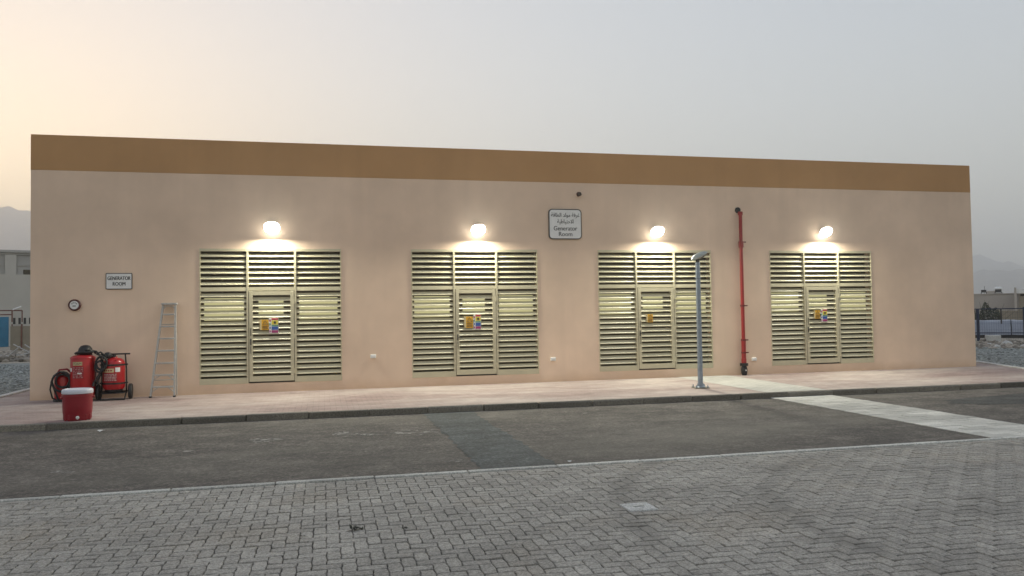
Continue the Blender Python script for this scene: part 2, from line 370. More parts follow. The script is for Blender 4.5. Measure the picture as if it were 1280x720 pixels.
# gravel beds
bm = BM(); poly(bm, [(-60, -4.2), (-8.72, -4.2), (-8.72, 16), (-14, 17.5), (-60, 15)], -0.05)
tag(obj('gravel_bed', bm, M_GRAVEL), kind='structure')
bm = BM(); poly(bm, [(14.9, -3.0), (40, -3.0), (28.5, 4.0), (22.5, 12.0), (17.8, 12), (17.72, 4.2)], -0.05)
tag(obj('gravel_bed', bm, M_GRAVEL), kind='structure')
def pebbles(name, spots, r0, r1, m, label=None, cat=None, parent=None):
    rnd = random.Random(3); P, F = [], []; base = BM(); bmesh.ops.create_icosphere(base, subdivisions=1, radius=1.0); base.verts.ensure_lookup_table()
    bv = [v.co.copy() for v in base.verts]; bf = [[v.index for v in f.verts] for f in base.faces]; base.free()
    for (x, y, z) in spots:
        r = rnd.uniform(r0, r1); n0 = len(P)
        sx, sy, sz = rnd.uniform(0.7, 1.4), rnd.uniform(0.7, 1.3), rnd.uniform(0.5, 0.9); a = rnd.uniform(0, 6); ca, sa = math.cos(a) * r, math.sin(a) * r
        for c in bv:
            k = rnd.uniform(0.8, 1.15); P.append((x + (c.x * ca - c.y * sa) * sx * k, y + (c.x * sa + c.y * ca) * sy * k, z + c.z * sz * k * r))
        F += [[q + n0 for q in f] for f in bf]
    bm = bpy.data.meshes.new(name); bm.from_pydata(P, [], F); bm.materials.append(m)
    o = obj(name, bm, m, parent); return tag(o, label, cat, kind='stuff')
sp = [(random.uniform(-14.5, -8.9), random.uniform(-0.5, 16), -0.05) for _ in range(5000)]
pebbles('gravel', sp, 0.02, 0.05, M_PEBBLE, 'grey green gravel bed beyond the left end of the building', 'gravel')
sp = []
while len(sp) < 4500:
    x, y = random.uniform(16, 30), random.uniform(-3, 11)
    if x > 15.2 + (y + 3) * 0.41 and x < 33 - y * 0.95: sp.append((x, y, -0.05))
pebbles('gravel', sp, 0.02, 0.05, M_PEBBLE, 'grey green gravel bed beyond the right end of the building', 'gravel')

# pale slab strip crossing the road
bm = BM(); poly(bm, [(6.46, -9.36), (7.80, -9.36), (7.80, -4.14), (6.46, -4.14)], ZR + 0.002)
strip = tag(obj('paved_crossing', bm, M_JOINT), kind='structure')
bm = BM(); box(bm, -0.215, 0.215, -0.0975, 0.0975, -0.03, 0.012, 0.006); sl = mesh_of('slab', bm, M_SLAB)
bm = BM(); box(bm, -0.105, 0.105, -0.0975, 0.0975, -0.03, 0.012, 0.006); sh = mesh_of('slab', bm, M_SLAB)
y = -9.25; row = 0
while y < -4.2:
    x = 6.465
    if row % 2: xs = [(x + 0.11, sh), (x + 0.445, sl), (x + 0.89, sl), (x + 1.225, sh)]
    else: xs = [(x + 0.22, sl), (x + 0.665, sl), (x + 1.11, sl)]
    for xx, me in xs:
        o = obj('slab', me, None, strip, (xx, y, ZR + random.uniform(-0.002, 0.004)))
        o.rotation_euler = (random.uniform(-0.012, 0.012), random.uniform(-0.008, 0.008), random.uniform(-0.008, 0.008))
    y += 0.2; row += 1

# herringbone block paving in the foreground
bm = BM(); poly(bm, [(-60, -40), (60, -40), (60, -9.34), (-60, -9.34)], ZR - 0.022)
area = tag(obj('paved_area', bm, M_JOINT), kind='structure')
bm = BM(); box(bm, -0.495, 0.495, -9.45, -9.37, -0.25, ZR + 0.012, 0.008); ed = mesh_of('edging_stone', bm, M_EDGE)
for i in range(-14, 22):
    o = obj('edging_stone', ed, None, area, (i + 0.1, 0, random.uniform(-0.004, 0.004)))
c = 0.1
def paver_outline(L_, W_):
    hx, hy = L_ / 2, W_ / 2; a = 0.006
    pts = [(-hx, -hy + 0.004), (-hx * 0.55, -hy + a), (-hx * 0.1, -hy - 0.001), (hx * 0.45, -hy + a * 0.2), (hx * 0.9, -hy + a),
           (hx, -hy + 0.012), (hx - 0.003, 0), (hx, hy - 0.004), (hx * 0.55, hy - a), (hx * 0.1, hy + 0.001), (-hx * 0.45, hy - a * 0.2), (-hx * 0.9, hy - a), (-hx, hy - 0.012), (-hx + 0.003, 0)]
    return pts
def paver_geo(bm, cx, cy, vert, z, tx, ty, rz, rnd, half=False):
    # joints across the rows are wider than those along them
    o = paver_outline(0.1982, 0.0895) if not vert else paver_outline(0.1895, 0.0982)
    if half: o = paver_outline(0.0965, 0.0925)
    rings = []
    ca, sa = math.cos(rz + (math.pi / 2 if vert else 0)), math.sin(rz + (math.pi / 2 if vert else 0))
    for (k, dz) in ((0.0, -0.02), (0.0, -0.005), (0.0042, 0.0)):
        ring = []
        for (x, y_) in o:
            x2, y2 = x - math.copysign(k, x), y_ - math.copysign(k, y_)
            X, Y = x2 * ca - y2 * sa, x2 * sa + y2 * ca
            ring.append(bm.verts.new((cx + X, cy + Y, z + dz + X * tx + Y * ty)))
        rings.append(ring)
    n = len(o)
    for i in range(2):
        for k in range(n): bm.faces.new((rings[i][k], rings[i][(k + 1) % n], rings[i + 1][(k + 1) % n], rings[i + 1][k]))
    bm.faces.new(rings[2])
cells = []; halves = []
Y0 = -9.48
for j in range(0, 52):                      # rows going towards the camera
    for i in range(-95, 150):
        k = (i + j) % 4
        x, yy = i * c, Y0 - j * c
        if k == 0: cells.append((x + c, yy - c / 2, False))          # lies along the row, cells i and i+1
        elif k == 3 and j == 0: halves.append((x + c / 2, yy - c / 2))
        elif k == 2: cells.append((x + c / 2, yy - c, True))         # stands across rows j and j+1 (k==3 one row down)
def inview(p):
    d = Vector(p) - CAM; z = d.dot(f2)
    if z < 0.3: return None
    u, v = 640 + 991.74 * d.dot(r3) / z, 360 - 991.74 * d.dot(u3) / z
    return (u, v, z)
near, rest = [], []
for (x, y_, v) in cells:
    q = inview((x, y_, ZR))
    if q is None: continue
    if -12 <= q[0] <= 1292 and q[1] <= 735: near.append((q[2], x, y_, v))
    elif -250 <= q[0] <= 1530 and q[1] <= 1000: rest.append((q[2], x, y_, v))
near.sort(); rest += near[300:]; near = near[:300]
rnd = random.Random(5)
protos = []
for v in (False, True):
    bm = BM(); paver_geo(bm, 0, 0, v, 0, 0, 0, 0, rnd); protos.append(mesh_of('paver', bm, M_PAVER))
def jit(): return (ZR + rnd.gauss(0, 0.0016), rnd.gauss(0, 0.012), rnd.gauss(0, 0.012), rnd.gauss(0, 0.012))
for (_, x, y_, v) in near:
    z, tx, ty, rz = jit(); o = obj('paver', protos[int(v)], None, area, (x, y_, z)); o.rotation_euler = (ty, -tx, rz)
bm = BM()
for (_, x, y_, v) in rest:
    z, tx, ty, rz = jit(); paver_geo(bm, x + rnd.gauss(0, 0.0012), y_ + rnd.gauss(0, 0.0012), v, z, tx, ty, rz, rnd)
for (x, y_) in halves: paver_geo(bm, x, y_, False, ZR, 0, 0, 0, rnd, True)
tag(obj('paver_field', bm, M_PAVER, area), kind='stuff')
# pale square access cover let into the blocks
bm = BM(); box(bm, -0.13, 0.13, -0.13, 0.13, -0.03, 0.006, 0.006)
cov = tag(obj('access_cover', bm, M_WKERB, None, (0.745, -11.42, ZR + 0.004)), 'small pale square concrete cover set in the grey block paving', 'cover')
bm = BM(); box(bm, -0.05, 0.05, -0.008, 0.008, 0.006, 0.014, 0.003); obj('lift_bar', bm, M_EDGE, cov)

# mountains
def ridge(name, d, depth, az0, az1, hfun, seed, n=160, md=14):
    bm = BM(); g = []
    for i in range(n + 1):
        az = az0 + (az1 - az0) * i / n; r = []
        for j in range(md + 1):
            t = j / md; dd = d + depth * (t - 0.5)
            env = max(0.0, math.sin(math.pi * min(1, t * 0.5 / 0.5))) ** 0.8
            p = polar(az, dd)
            h = hfun(az) * env * (1 + 0.13 * noise.fractal(Vector((p.x / 260 + seed, p.y / 260, 0)), 0.9, 2.1, 6)) + 14 * env * noise.fractal(Vector((p.x / 70, p.y / 70, seed)), 0.9, 2.1, 4)
            r.append(bm.verts.new((p.x, p.y, -3 + max(0, h))))
        g.append(r)
    for i in range(n):
        for j in range(md): bm.faces.new((g[i][j], g[i][j + 1], g[i + 1][j + 1], g[i + 1][j]))
    bmesh.ops.recalc_face_normals(bm, faces=bm.faces[:])
    return tag(obj(name, bm, M_MTN, smooth=True), kind='structure')
ridge('mountain', 3000, 900, -70, 10, lambda a: 355 - 2.0 * (a + 19), 1.3)
ridge('mountain', 3900, 900, 18, 80, lambda a: 215 - 17 * (a - 43.8) if a < 50 else 110, 4.7)
ridge('mountain', 2500, 600, 25, 85, lambda a: 96 + 3 * math.sin(a), 8.1)

# ------------------------------------------------------------------ the building
XL, XR, HB, DEP = -7.695, 15.1775, 5.4325, 7.0
WB, ZT, ZB = 2.95, 3.10, 0.20
BX = [-4.465, 0.035, 4.485, 9.06]
bld = thing('generator_building', 'long flat roofed beige rendered building with a brown band along its top', 'building', (0, 0, 0))
bm = BM(); ZW = 4.70; TH = 0.25
xs = [XL]
for b in BX: xs += [b, b + WB]
xs.append(XR); zs = [-0.2, ZB, ZT, ZW]
def hole(i, j): return j == 1 and i % 2 == 1
for i in range(len(xs) - 1):
    for j in range(3):
        if not hole(i, j): poly(bm, [(xs[i], 0, zs[j]), (xs[i + 1], 0, zs[j]), (xs[i + 1], 0, zs[j + 1]), (xs[i], 0, zs[j + 1])])
for b in BX:   # reveals
    x0, x1 = b, b + WB
    poly(bm, [(x0, 0, ZB), (x0, TH, ZB), (x0, TH, ZT), (x0, 0, ZT)]); poly(bm, [(x1, 0, ZB), (x1, 0, ZT), (x1, TH, ZT), (x1, TH, ZB)])
    poly(bm, [(x0, 0, ZT), (x0, TH, ZT), (x1, TH, ZT), (x1, 0, ZT)]); poly(bm, [(x0, 0, ZB), (x1, 0, ZB), (x1, TH, ZB), (x0, TH, ZB)])
for (pa, pb) in (((XR, 0), (XR, DEP)), ((XR, DEP), (XL, DEP)), ((XL, DEP), (XL, 0))):
    poly(bm, [(*pa, -0.2), (*pb, -0.2), (*pb, ZW), (*pa, ZW)])
bmesh.ops.remove_doubles(bm, verts=bm.verts[:], dist=0.0005)
obj('wall', bm, M_WALL, bld)
bm = BM(); e = 0.004; t = 0.22
box(bm, XL - e, XR + e, -e, t, ZW, HB, 0.006); box(bm, XL - e, XR + e, DEP - t, DEP + e, ZW, HB, 0.006)
box(bm, XL - e, XL + t, t, DEP - t, ZW, HB); box(bm, XR - t, XR + e, t, DEP - t, ZW, HB)
obj('parapet_band', bm, M_BAND, bld)
bm = BM(); poly(bm, [(XL, 0.05, 4.95), (XR, 0.05, 4.95), (XR, DEP - 0.05, 4.95), (XL, DEP - 0.05, 4.95)]); obj('roof', bm, M_INT, bld)
bm = BM(); poly(bm, [(XL, 0.02, 0.02), (XR, 0.02, 0.02), (XR, DEP, 0.02), (XL, DEP, 0.02)]); obj('interior_floor', bm, M_INT, bld)
bm = BM(); poly(bm, [(XL + 0.1, 1.6, 0.0), (XR - 0.1, 1.6, 0.0), (XR - 0.1, 1.6, 4.9), (XL + 0.1, 1.6, 4.9)]); obj('interior_partition', bm, M_INT, bld)

# ------------------------------------------------------------------ louvred bays
SLATM = {}
def slat_mesh(w, h=0.068):
    k = (round(w, 3), h)
    if k not in SLATM:
        bm = BM(); pr = [(0, 0), (0, 0.016), (0.058, h), (0.062, h - 0.002), (0.062, h - 0.006), (0.006, 0.008), (0.006, 0)]
        a = [bm.verts.new((-w / 2, y_, z)) for y_, z in pr]; b = [bm.verts.new((w / 2, y_, z)) for y_, z in pr]
        n = len(pr)
        for i in range(n): bm.faces.new((a[i], b[i], b[(i + 1) % n], a[(i + 1) % n]))
        bm.faces.new(a); bm.faces.new(list(reversed(b))); bmesh.ops.recalc_face_normals(bm, faces=bm.faces[:])
        SLATM[k] = mesh_of('slat', bm, M_LOUV)
    return SLATM[k]
PITCH_ = 0.1207
def slats(parent, x0, x1, ztop, n, y=0.0, h=0.068):
    for i in range(n):
        o = obj('slat', slat_mesh(x1 - x0, h), None, parent, ((x0 + x1) / 2, y + random.uniform(-0.001, 0.001), ztop - i * PITCH_))
        o.rotation_euler.y = random.gauss(0, 0.0009); o.rotation_euler.x = random.gauss(0, 0.02)
def panel_edge(parent, name, x0, x1, z0, z1, y0=-0.004, y1=0.07, w=0.006):
    bm = BM()
    box(bm, x0, x0 + w, y0, y1, z0, z1); box(bm, x1 - w, x1, y0, y1, z0, z1)
    box(bm, x0 + w, x1 - w, y0 + 0.03, y1, z1 - 0.006, z1); box(bm, x0 + w, x1 - w, y0 + 0.03, y1, z0, z0 + 0.006)
    return obj(name, bm, M_LFRM, parent)
def glow_board(parent, x0, x1, z0, z1):
    bm = BM(); box(bm, x0, x1, 0.145, 0.15, z0, z1); o = obj('added_glow_board', bm, M_GLOWBOARD, parent)  # glowing board added to imitate pale light showing between the slats
    bm = BM(); box(bm, x0 - 0.01, x1 + 0.01, 0.152, 0.2, z0 - 0.01, z1 + 0.01); obj('housing', bm, M_INT, o)  # unseen opaque box, keeps the board's glow out of the room
def sign_plate(parent, name, x0, x1, z0, z1, m, y=-0.012):
    bm = BM(); box(bm, x0, x1, y, y + 0.006, z0, z1, 0.001); return obj(name, bm, m, parent)
def hazard_sign(parent, x0, x1, z0, z1):
    s = sign_plate(parent, 'hazard_sign', x0, x1, z0, z1, M_YEL)
    w, h = x1 - x0, z1 - z0
    sign_plate(s, 'sign_edge', x0 + 0.002, x0 + 0.22 * w, z0 + 0.002, z1 - 0.002, M_CREAM, -0.015)
    bm = BM()
    cx, cz = x0 + 0.62 * w, z0 + 0.72 * h
    for (a, b) in (((-0.3, -0.16), (0.3, -0.16)), ((0.3, -0.16), (0, 0.2)), ((0, 0.2), (-0.3, -0.16))):
        tube(bm, [(cx + a[0] * w, -0.0135, cz + a[1] * h), (cx + b[0] * w, -0.0135, cz + b[1] * h)], 0.004, 6)
    for k in range(3): box(bm, x0 + 0.3 * w, x1 - 0.08 * w, -0.0135, -0.011, z0 + (0.1 + k * 0.12) * h, z0 + (0.15 + k * 0.12) * h)
    obj('print', bm, M_BRONZE, s); s['label'] = 'orange yellow hazard sign'
def safety_sign(parent, x0, x1, z0, z1):
    s = sign_plate(parent, 'safety_sign', x0, x1, z0, z1, M_WHITE, -0.013)
    w, h = x1 - x0, z1 - z0
    xa = x0 + 0.26 * w
    rows = [(0.86, 0.98, M_SRED), (0.56, 0.84, M_SYEL), (0.46, 0.54, M_SGRN), (0.22, 0.44, M_SBLU), (0.03, 0.20, M_SMAG)]
    for a, b, m in rows: sign_plate(s, 'printed_field', xa, x1 - 0.03 * w, z0 + a * h, z0 + b * h, m, -0.0155)
    for k, m in enumerate((M_SMAG, M_SBLU, M_SGRN, M_SRED)): sign_plate(s, 'printed_field', x0 + 0.04 * w, x0 + 0.18 * w, z0 + (0.06 + k * 0.23) * h, z0 + (0.2 + k * 0.23) * h, m, -0.0155)
    bm = BM(); lathe(bm, [(0.028, -0.001), (0.028, 0.001)], 12, (xa + 0.36 * w, -0.0165, z0 + 0.7 * h), 'y'); obj('print', bm, M_BRONZE, s)
    s['label'] = 'striped safety sign with yellow, blue and red fields'
def bay(bx, label, signs):
    T = thing('louvre_bay', label, 'louvre door', (bx, 0, 0), 0, 'louvred door bays of the generator building')
    bm = BM(); w = WB; f = 0.014; TZ = ZT - 0.055; KZ = 0.32
    box(bm, 0.0, f, -0.012, 0.09, ZB, ZT); box(bm, w - f, w, -0.012, 0.09, ZB, ZT)
    box(bm, f, w - f, -0.012, 0.09, TZ, ZT)
    obj('frame', bm, M_LFRM, T)
    for (x0, x1) in ((f, 0.955), (1.985, w - f)):
        bm = BM(); box(bm, x0, x1, -0.010, 0.09, ZB, KZ); obj('kick_plate', bm, M_LFRM, T)
        bm = BM(); box(bm, x0, x1, -0.008, 0.08, 2.187, 2.267); obj('transom', bm, M_LOUV, T)
    for (x0, x1) in ((0.955, 0.992), (1.948, 1.985)):
        bm = BM(); box(bm, x0, x1, -0.016, 0.09, ZB, TZ); obj('mullion', bm, M_LFRM, T)
    bm = BM(); box(bm, 0.992, 1.948, -0.010, 0.08, 2.192, 2.267); obj('transom', bm, M_LFRM, T)
    for (x0, x1) in ((f, 0.955), (0.992, 1.948), (1.985, w - f)):
        P = panel_edge(T, 'upper_panel', x0, x1, 2.267, TZ)
        slats(P, x0 + 0.006, x1 - 0.006, 2.923, 6)
    for (x0, x1) in ((f, 0.955), (1.985, w - f)):
        P = panel_edge(T, 'side_panel', x0, x1, KZ, 2.187)
        slats(P, x0 + 0.006, x1 - 0.006, 2.06, 15, 0.0, 0.079)
        glow_board(T, x0 + 0.06, x1 - 0.07, 1.56, 2.04)
    # the door leaf, set in a thin dark gap
    bm = BM(); x0, x1, z0, z1 = 1.003, 1.937, 0.235, 2.18; s = 0.075
    box(bm, x0, x0 + s, -0.022, 0.075, z0, z1, 0.003); box(bm, x1 - s, x1, -0.022, 0.075, z0, z1, 0.003)
    box(bm, x0 + s, x1 - s, -0.020, 0.075, 2.095, z1); box(bm, x0 + s, x1 - s, -0.020, 0.075, z0, 0.35)
    D = obj('door', bm, M_LFRM, T)
    slats(D, x0 + s, x1 - s, 1.97, 14, -0.004, 0.079)
    bm = BM(); box(bm, 0.992, 1.948, 0.04, 0.05, ZB + 0.005, z0 - 0.006); obj('threshold', bm, M_DARK, T)
    glow_board(T, x0 + s + 0.11, x1 - s - 0.15, 1.60, 1.99)
    bm = BM(); hx = x0 + 0.036
    box(bm, hx - 0.014, hx + 0.014, -0.030, -0.022, 1.02, 1.16, 0.003); tube(bm, [(hx, -0.03, 1.09), (hx, -0.065, 1.09), (hx + 0.10, -0.068, 1.085)], 0.009, 8)
    tube(bm, [(hx, -0.045, 1.22), (hx, -0.045, 1.38)], 0.007, 8); tube(bm, [(hx, -0.045, 0.84), (hx, -0.045, 0.99)], 0.006, 8)
    for z in (1.22, 1.38, 0.84, 0.99): tube(bm, [(hx, -0.045, z), (hx, -0.02, z)], 0.005, 6)
    obj('handle', bm, M_DARK, D)
    for z in (0.45, 1.2, 1.95):
        bm = BM(); tube(bm, [(x1 + 0.004, -0.024, z - 0.05), (x1 + 0.004, -0.024, z + 0.05)], 0.008, 8); obj('hinge', bm, M_LFRM, D)
    for kind, a, b, z0_, z1_ in signs:
        (hazard_sign if kind == 'h' else safety_sign)(D, a - bx, b - bx, z0_, z1_)
    return T
bay(BX[0], 'olive beige louvred double bay with door, nearest the ladder, leftmost of four', [('h', -3.245, -3.06, 1.34, 1.56), ('s', -3.05, -2.855, 1.265, 1.60)])
bay(BX[1], 'olive beige louvred bay with door, left of the white bilingual wall sign', [('h', 1.225, 1.43, 1.30, 1.56), ('s', 1.445, 1.62, 1.265, 1.605)])
bay(BX[2], 'olive beige louvred bay behind the grey lamp post, one yellow sign on its door', [('h', 5.69, 5.865, 1.35, 1.545)])
bay(BX[3], 'olive beige louvred bay with door, right of the red standpipe, rightmost of four', [('h', 10.275, 10.45, 1.365, 1.575), ('s', 10.48, 10.665, 1.28, 1.60)])

# ------------------------------------------------------------------ lit wall lamps
def wall_lamp(x, z, label):
    T = thing('wall_lamp', label, 'wall lamp', (x, 0, z), 0, 'lit floodlights above the louvred bays')
    a = R(44)                      # the glass looks down and out from the wall
    def tilt(v):                   # local: lamp plane x/y, normal -z  -> rotate about x
        return Vector((v[0], -0.20 + v[1] * math.cos(a) + v[2] * math.sin(a), v[1] * -math.sin(a) + v[2] * math.cos(a)))
    # housing: a shallow pan closed at the back
    bm = BM(); o = rrect(-0.145, 0.145, -0.13, 0.13, 0.115, 6); n = len(o); rings = []
    for k, zz in ((1.0, 0.0), (1.0, 0.055), (0.8, 0.085)):
        rings.append([bm.verts.new(tilt((p[0] * k, p[1] * k, zz))) for p in o])
    for i in range(2):
        for k in range(n): bm.faces.new((rings[i][k], rings[i][(k + 1) % n], rings[i + 1][(k + 1) % n], rings[i + 1][k]))
    bm.faces.new(rings[2]); bmesh.ops.recalc_face_normals(bm, faces=bm.faces[:]); obj('housing', bm, M_BRONZE, T)
    # gently domed glass
    bm = BM(); rings = []
    for k, zz in ((0.95, 0.02), (0.95, 0.004), (0.8, -0.002), (0.5, -0.006), (0.15, -0.008)):
        rings.append([bm.verts.new(tilt((p[0] * k, p[1] * k, zz))) for p in o])
    for i in range(4):
        for k in range(n): bm.faces.new((rings[i][k], rings[i][(k + 1) % n], rings[i + 1][(k + 1) % n], rings[i + 1][k]))
    bm.faces.new(rings[4]); bmesh.ops.recalc_face_normals(bm, faces=bm.faces[:]); obj('lamp_glass', bm, M_LAMP, T, smooth=True)
    bm = BM(); rings = []  # added glowing ring, imitates a soft halo on and around the lamp
    for k, zz in ((0.955, 0.0), (1.06, -0.012), (1.13, 0.008), (1.14, 0.03), (1.02, 0.05)):
        rings.append([bm.verts.new(tilt((p[0] * k, p[1] * k, zz))) for p in o])
    for i in range(4):
        for k in range(n): bm.faces.new((rings[i][k], rings[i][(k + 1) % n], rings[i + 1][(k + 1) % n], rings[i + 1][k]))
    bmesh.ops.recalc_face_normals(bm, faces=bm.faces[:]); obj('halo_ring', bm, M_HALO, T, smooth=True)
    bm = BM(); box(bm, -0.05, 0.05, -0.02, -0.001, -0.04, 0.10, 0.003); tube(bm, [(0, -0.01, 0.06), (0, -0.09, 0.07), (0, -0.13, 0.05)], 0.014, 8)
    obj('bracket', bm, M_BRONZE, T)
wall_lamp(-2.97, 3.53, 'lit floodlight above the louvred bay nearest the ladder')
wall_lamp(1.555, 3.525, 'lit floodlight above the louvred bay left of the bilingual sign')
wall_lamp(5.955, 3.525, 'lit floodlight above the louvred bay behind the lamp post')
wall_lamp(10.57, 3.555, 'lit floodlight above the louvred bay right of the red standpipe')

# ------------------------------------------------------------------ signs
def text_mesh(name, body, m, width=None, height=None):
    cu = bpy.data.curves.new(name, 'FONT'); cu.body = body; cu.align_x = 'CENTER'; cu.align_y = 'CENTER'; cu.extrude = 0.0; cu.resolution_u = 3
    to = bpy.data.objects.new(name, cu); COL.objects.link(to)
    dg = bpy.context.evaluated_depsgraph_get(); me = bpy.data.meshes.new_from_object(to.evaluated_get(dg))
    bpy.data.objects.remove(to); bpy.data.curves.remove(cu)
    xs_ = [v.co.x for v in me.vertices]; ys_ = [v.co.y for v in me.vertices]
    w0, h0 = max(xs_) - min(xs_), max(ys_) - min(ys_); cx, cy = (max(xs_) + min(xs_)) / 2, (max(ys_) + min(ys_)) / 2
    sx = width / w0 if width else height / h0; sy = height / h0 if height else sx
    for v in me.vertices: v.co = Vector(((v.co.x - cx) * sx, 0, (v.co.y - cy) * sy))
    me.materials.clear(); me.materials.append(m); return me
def lettering(parent, body, cx, cz, w, h, m=M_INK, y=-0.0025, bold=0.0):
    me = text_mesh('lettering', body, m, w, h)
    if bold:
        bm = BM(); bm.from_mesh(me); 
        for dx, dz in ((bold, 0), (0, bold)):
            g = bmesh.ops.duplicate(bm, geom=bm.faces[:])['geom']
            for v in g:
                if isinstance(v, bmesh.types.BMVert): v.co += Vector((dx, -0.0002 if dx else -0.0004, dz))
            break
        bm.to_mesh(me); bm.free()
    return obj('lettering', me, None, parent, (cx, y, cz))
x0, x1, z0, z1 = 3.275, 4.088, 3.35, 4.068; cx, cz = (x0 + x1) / 2, (z0 + z1) / 2
T = thing('wall_sign', 'white rounded sign in Arabic and English reading Generator Room, high on the wall', 'sign', (cx, 0, cz), 0, 'generator room signs')
hw, hh = (x1 - x0) / 2, (z1 - z0) / 2
bm = BM(); prism(bm, rrect(-hw, hw, -hh, hh, 0.09), -0.030, -0.002); obj('border', bm, M_INK, T)
bm = BM(); prism(bm, rrect(-hw + 0.022, hw - 0.022, -hh + 0.022, hh - 0.022, 0.07), -0.034, -0.0305); obj('face', bm, M_SIGN, T)
ar1 = '\uFECF\uFEAE\uFED3\uFE94 \uFEE3\uFEEE\uFEDF\uFEAA \uFE8D\uFEDF\uFEC4\uFE8E\uFED7\uFE94'[::-1]
ar2 = '\uFE8D\uFEFB\uFEA3\uFE98\uFEF4\uFE8E\uFEC3\uFEF4\uFE94'[::-1]
lettering(T, ar1, 0.0, 0.205, 0.70, 0.125, y=-0.0365, bold=0.004); lettering(T, ar2, 0.0, 0.055, 0.40, 0.125, y=-0.0365, bold=0.004)
lettering(T, 'Generator', 0.0, -0.10, 0.58, 0.105, y=-0.0365, bold=0.004); lettering(T, 'Room', 0.0, -0.235, 0.33, 0.10, y=-0.0365, bold=0.004)
x0, x1, z0, z1 = -6.286, -5.78, 2.243, 2.58; cx, cz = (x0 + x1) / 2, (z0 + z1) / 2
T = thing('wall_sign', 'small white rectangular GENERATOR ROOM sign above the red extinguishers', 'sign', (cx, 0, cz), 0, 'generator room signs')
hw, hh = (x1 - x0) / 2, (z1 - z0) / 2
bm = BM(); prism(bm, rrect(-hw, hw, -hh, hh, 0.02), -0.02, -0.002); obj('border', bm, M_INK, T)
bm = BM(); prism(bm, rrect(-hw + 0.014, hw - 0.014, -hh + 0.014, hh - 0.014, 0.012), -0.023, -0.0205); obj('face', bm, M_SIGN, T)
lettering(T, 'GENERATOR', 0, 0.062, 0.44, 0.075, y=-0.0255, bold=0.005); lettering(T, 'ROOM', 0, -0.055, 0.24, 0.075, y=-0.0255, bold=0.005)

# round alarm dial
T = thing('alarm_dial', 'round dark red rimmed dial with white face on the wall above the extinguishers', 'dial', (-6.865, 0, 1.925))
bm = BM(); lathe(bm, [(0.105, 0.0), (0.118, 0.02), (0.118, 0.06), (0.105, 0.075), (0.088, 0.075), (0.086, 0.066)], 28, (0, 0, 0), 'y'); obj('rim', bm, mat('dial_rim', (0.07, 0.006, 0.008), 0.4), T, smooth=True)
bm = BM(); lathe(bm, [(0.086, 0.0665), (0.03, 0.0695), (0.0, 0.07)], 28, (0, 0, 0), 'y'); obj('dial_face', bm, M_SIGN, T, smooth=True)
bm = BM()
for a in (-55, -20, 20, 55): box(bm, 0.05 * math.sin(R(a)) - 0.006, 0.05 * math.sin(R(a)) + 0.006, -0.073, -0.0705, 0.05 * math.cos(R(a)) - 0.014 - 0.0, 0.05 * math.cos(R(a)) + 0.010)
box(bm, -0.03, 0.03, -0.074, -0.0705, -0.028, -0.012); obj('markings', bm, M_INK, T)
# dark spout high on the wall
T = thing('wall_spout', 'small dark pipe stub sticking out below the brown band above the bilingual sign', 'pipe', (4.03, 0, 4.43))
bm = BM(); tube(bm, [(0, 0.02, 0), (0, -0.10, 0), (0, -0.13, -0.03)], 0.04, 12); obj('pipe_stub', bm, M_BRONZE, T)
bm = BM(); lathe(bm, [(0.055, -0.001), (0.055, 0.012), (0.042, 0.014)], 16, (0, 0, 0), 'y'); obj('collar', bm, M_RUST, T)
# socket boxes
for x, z, lb in ((-0.835, 0.71, 'small white socket box low on the wall between the two left louvred bays'), (3.325, 0.53, 'small white socket box low on the wall below the bilingual sign'), (8.545, 0.38, 'small white socket box low on the wall beside the red standpipe')):
    T = thing('socket_box', lb, 'socket', (x, 0, z), 0, 'socket boxes low on the wall')
    bm = BM(); box(bm, -0.062, 0.062, -0.05, -0.001, -0.042, 0.042, 0.008); obj('box', bm, M_WHITE, T)
    bm = BM(); box(bm, -0.045, 0.045, -0.057, -0.050, -0.026, 0.026, 0.004); obj('flap', bm, M_SIGN, T)

# ------------------------------------------------------------------ red standpipe
T = thing('standpipe', 'red fire standpipe running up the wall with a black valve at its foot', 'pipe', (8.205, -0.13, 0))
bm = BM(); tube(bm, [(0, 0, 0.30), (0, 0, 0.90), (0, 0, 0.905), (0, 0, 4.05)], [0.055, 0.055, 0.044, 0.043], 16); obj('pipe', bm, M_PIPE, T, smooth=True)
bm = BM(); tube(bm, [(0, 0, 4.05)] + [(-0.0, 0.06 - 0.06 * math.cos(R(a)), 4.05 + 0.06 * math.sin(R(a))) for a in range(0, 91, 15)] + [(0, 0.128, 4.11)], 0.054, 14); obj('elbow', bm, M_PIPE, T, smooth=True)
bm = BM(); lathe(bm, [(0.05, -0.13), (0.075, -0.129), (0.075, -0.11), (0.055, -0.108)], 16, (0, 0, 4.11), 'y'); obj('wall_flange', bm, M_BLACK, T)
for z0, z1, r in ((3.16, 3.32, 0.064), (3.97, 4.06, 0.06), (0.30, 0.42, 0.062)):
    bm = BM(); lathe(bm, [(r - 0.012, z0), (r, z0 + 0.006), (r, z1 - 0.006), (r - 0.012, z1)], 18); obj('coupling', bm, M_PIPE, T, smooth=True)
for z in (3.30, 1.72, 0.87, 0.56):
    bm = BM(); lathe(bm, [(0.05, z - 0.018), (0.062, z - 0.018), (0.062, z + 0.018), (0.05, z + 0.018)], 18)
    box(bm, 0.05, 0.13, -0.012, 0.012, z - 0.014, z + 0.014); box(bm, 0.05, 0.07, 0.0, 0.13, z - 0.012, z + 0.012); obj('clamp', bm, mat('clamp_paint', (0.12, 0.01, 0.012), 0.5), T)
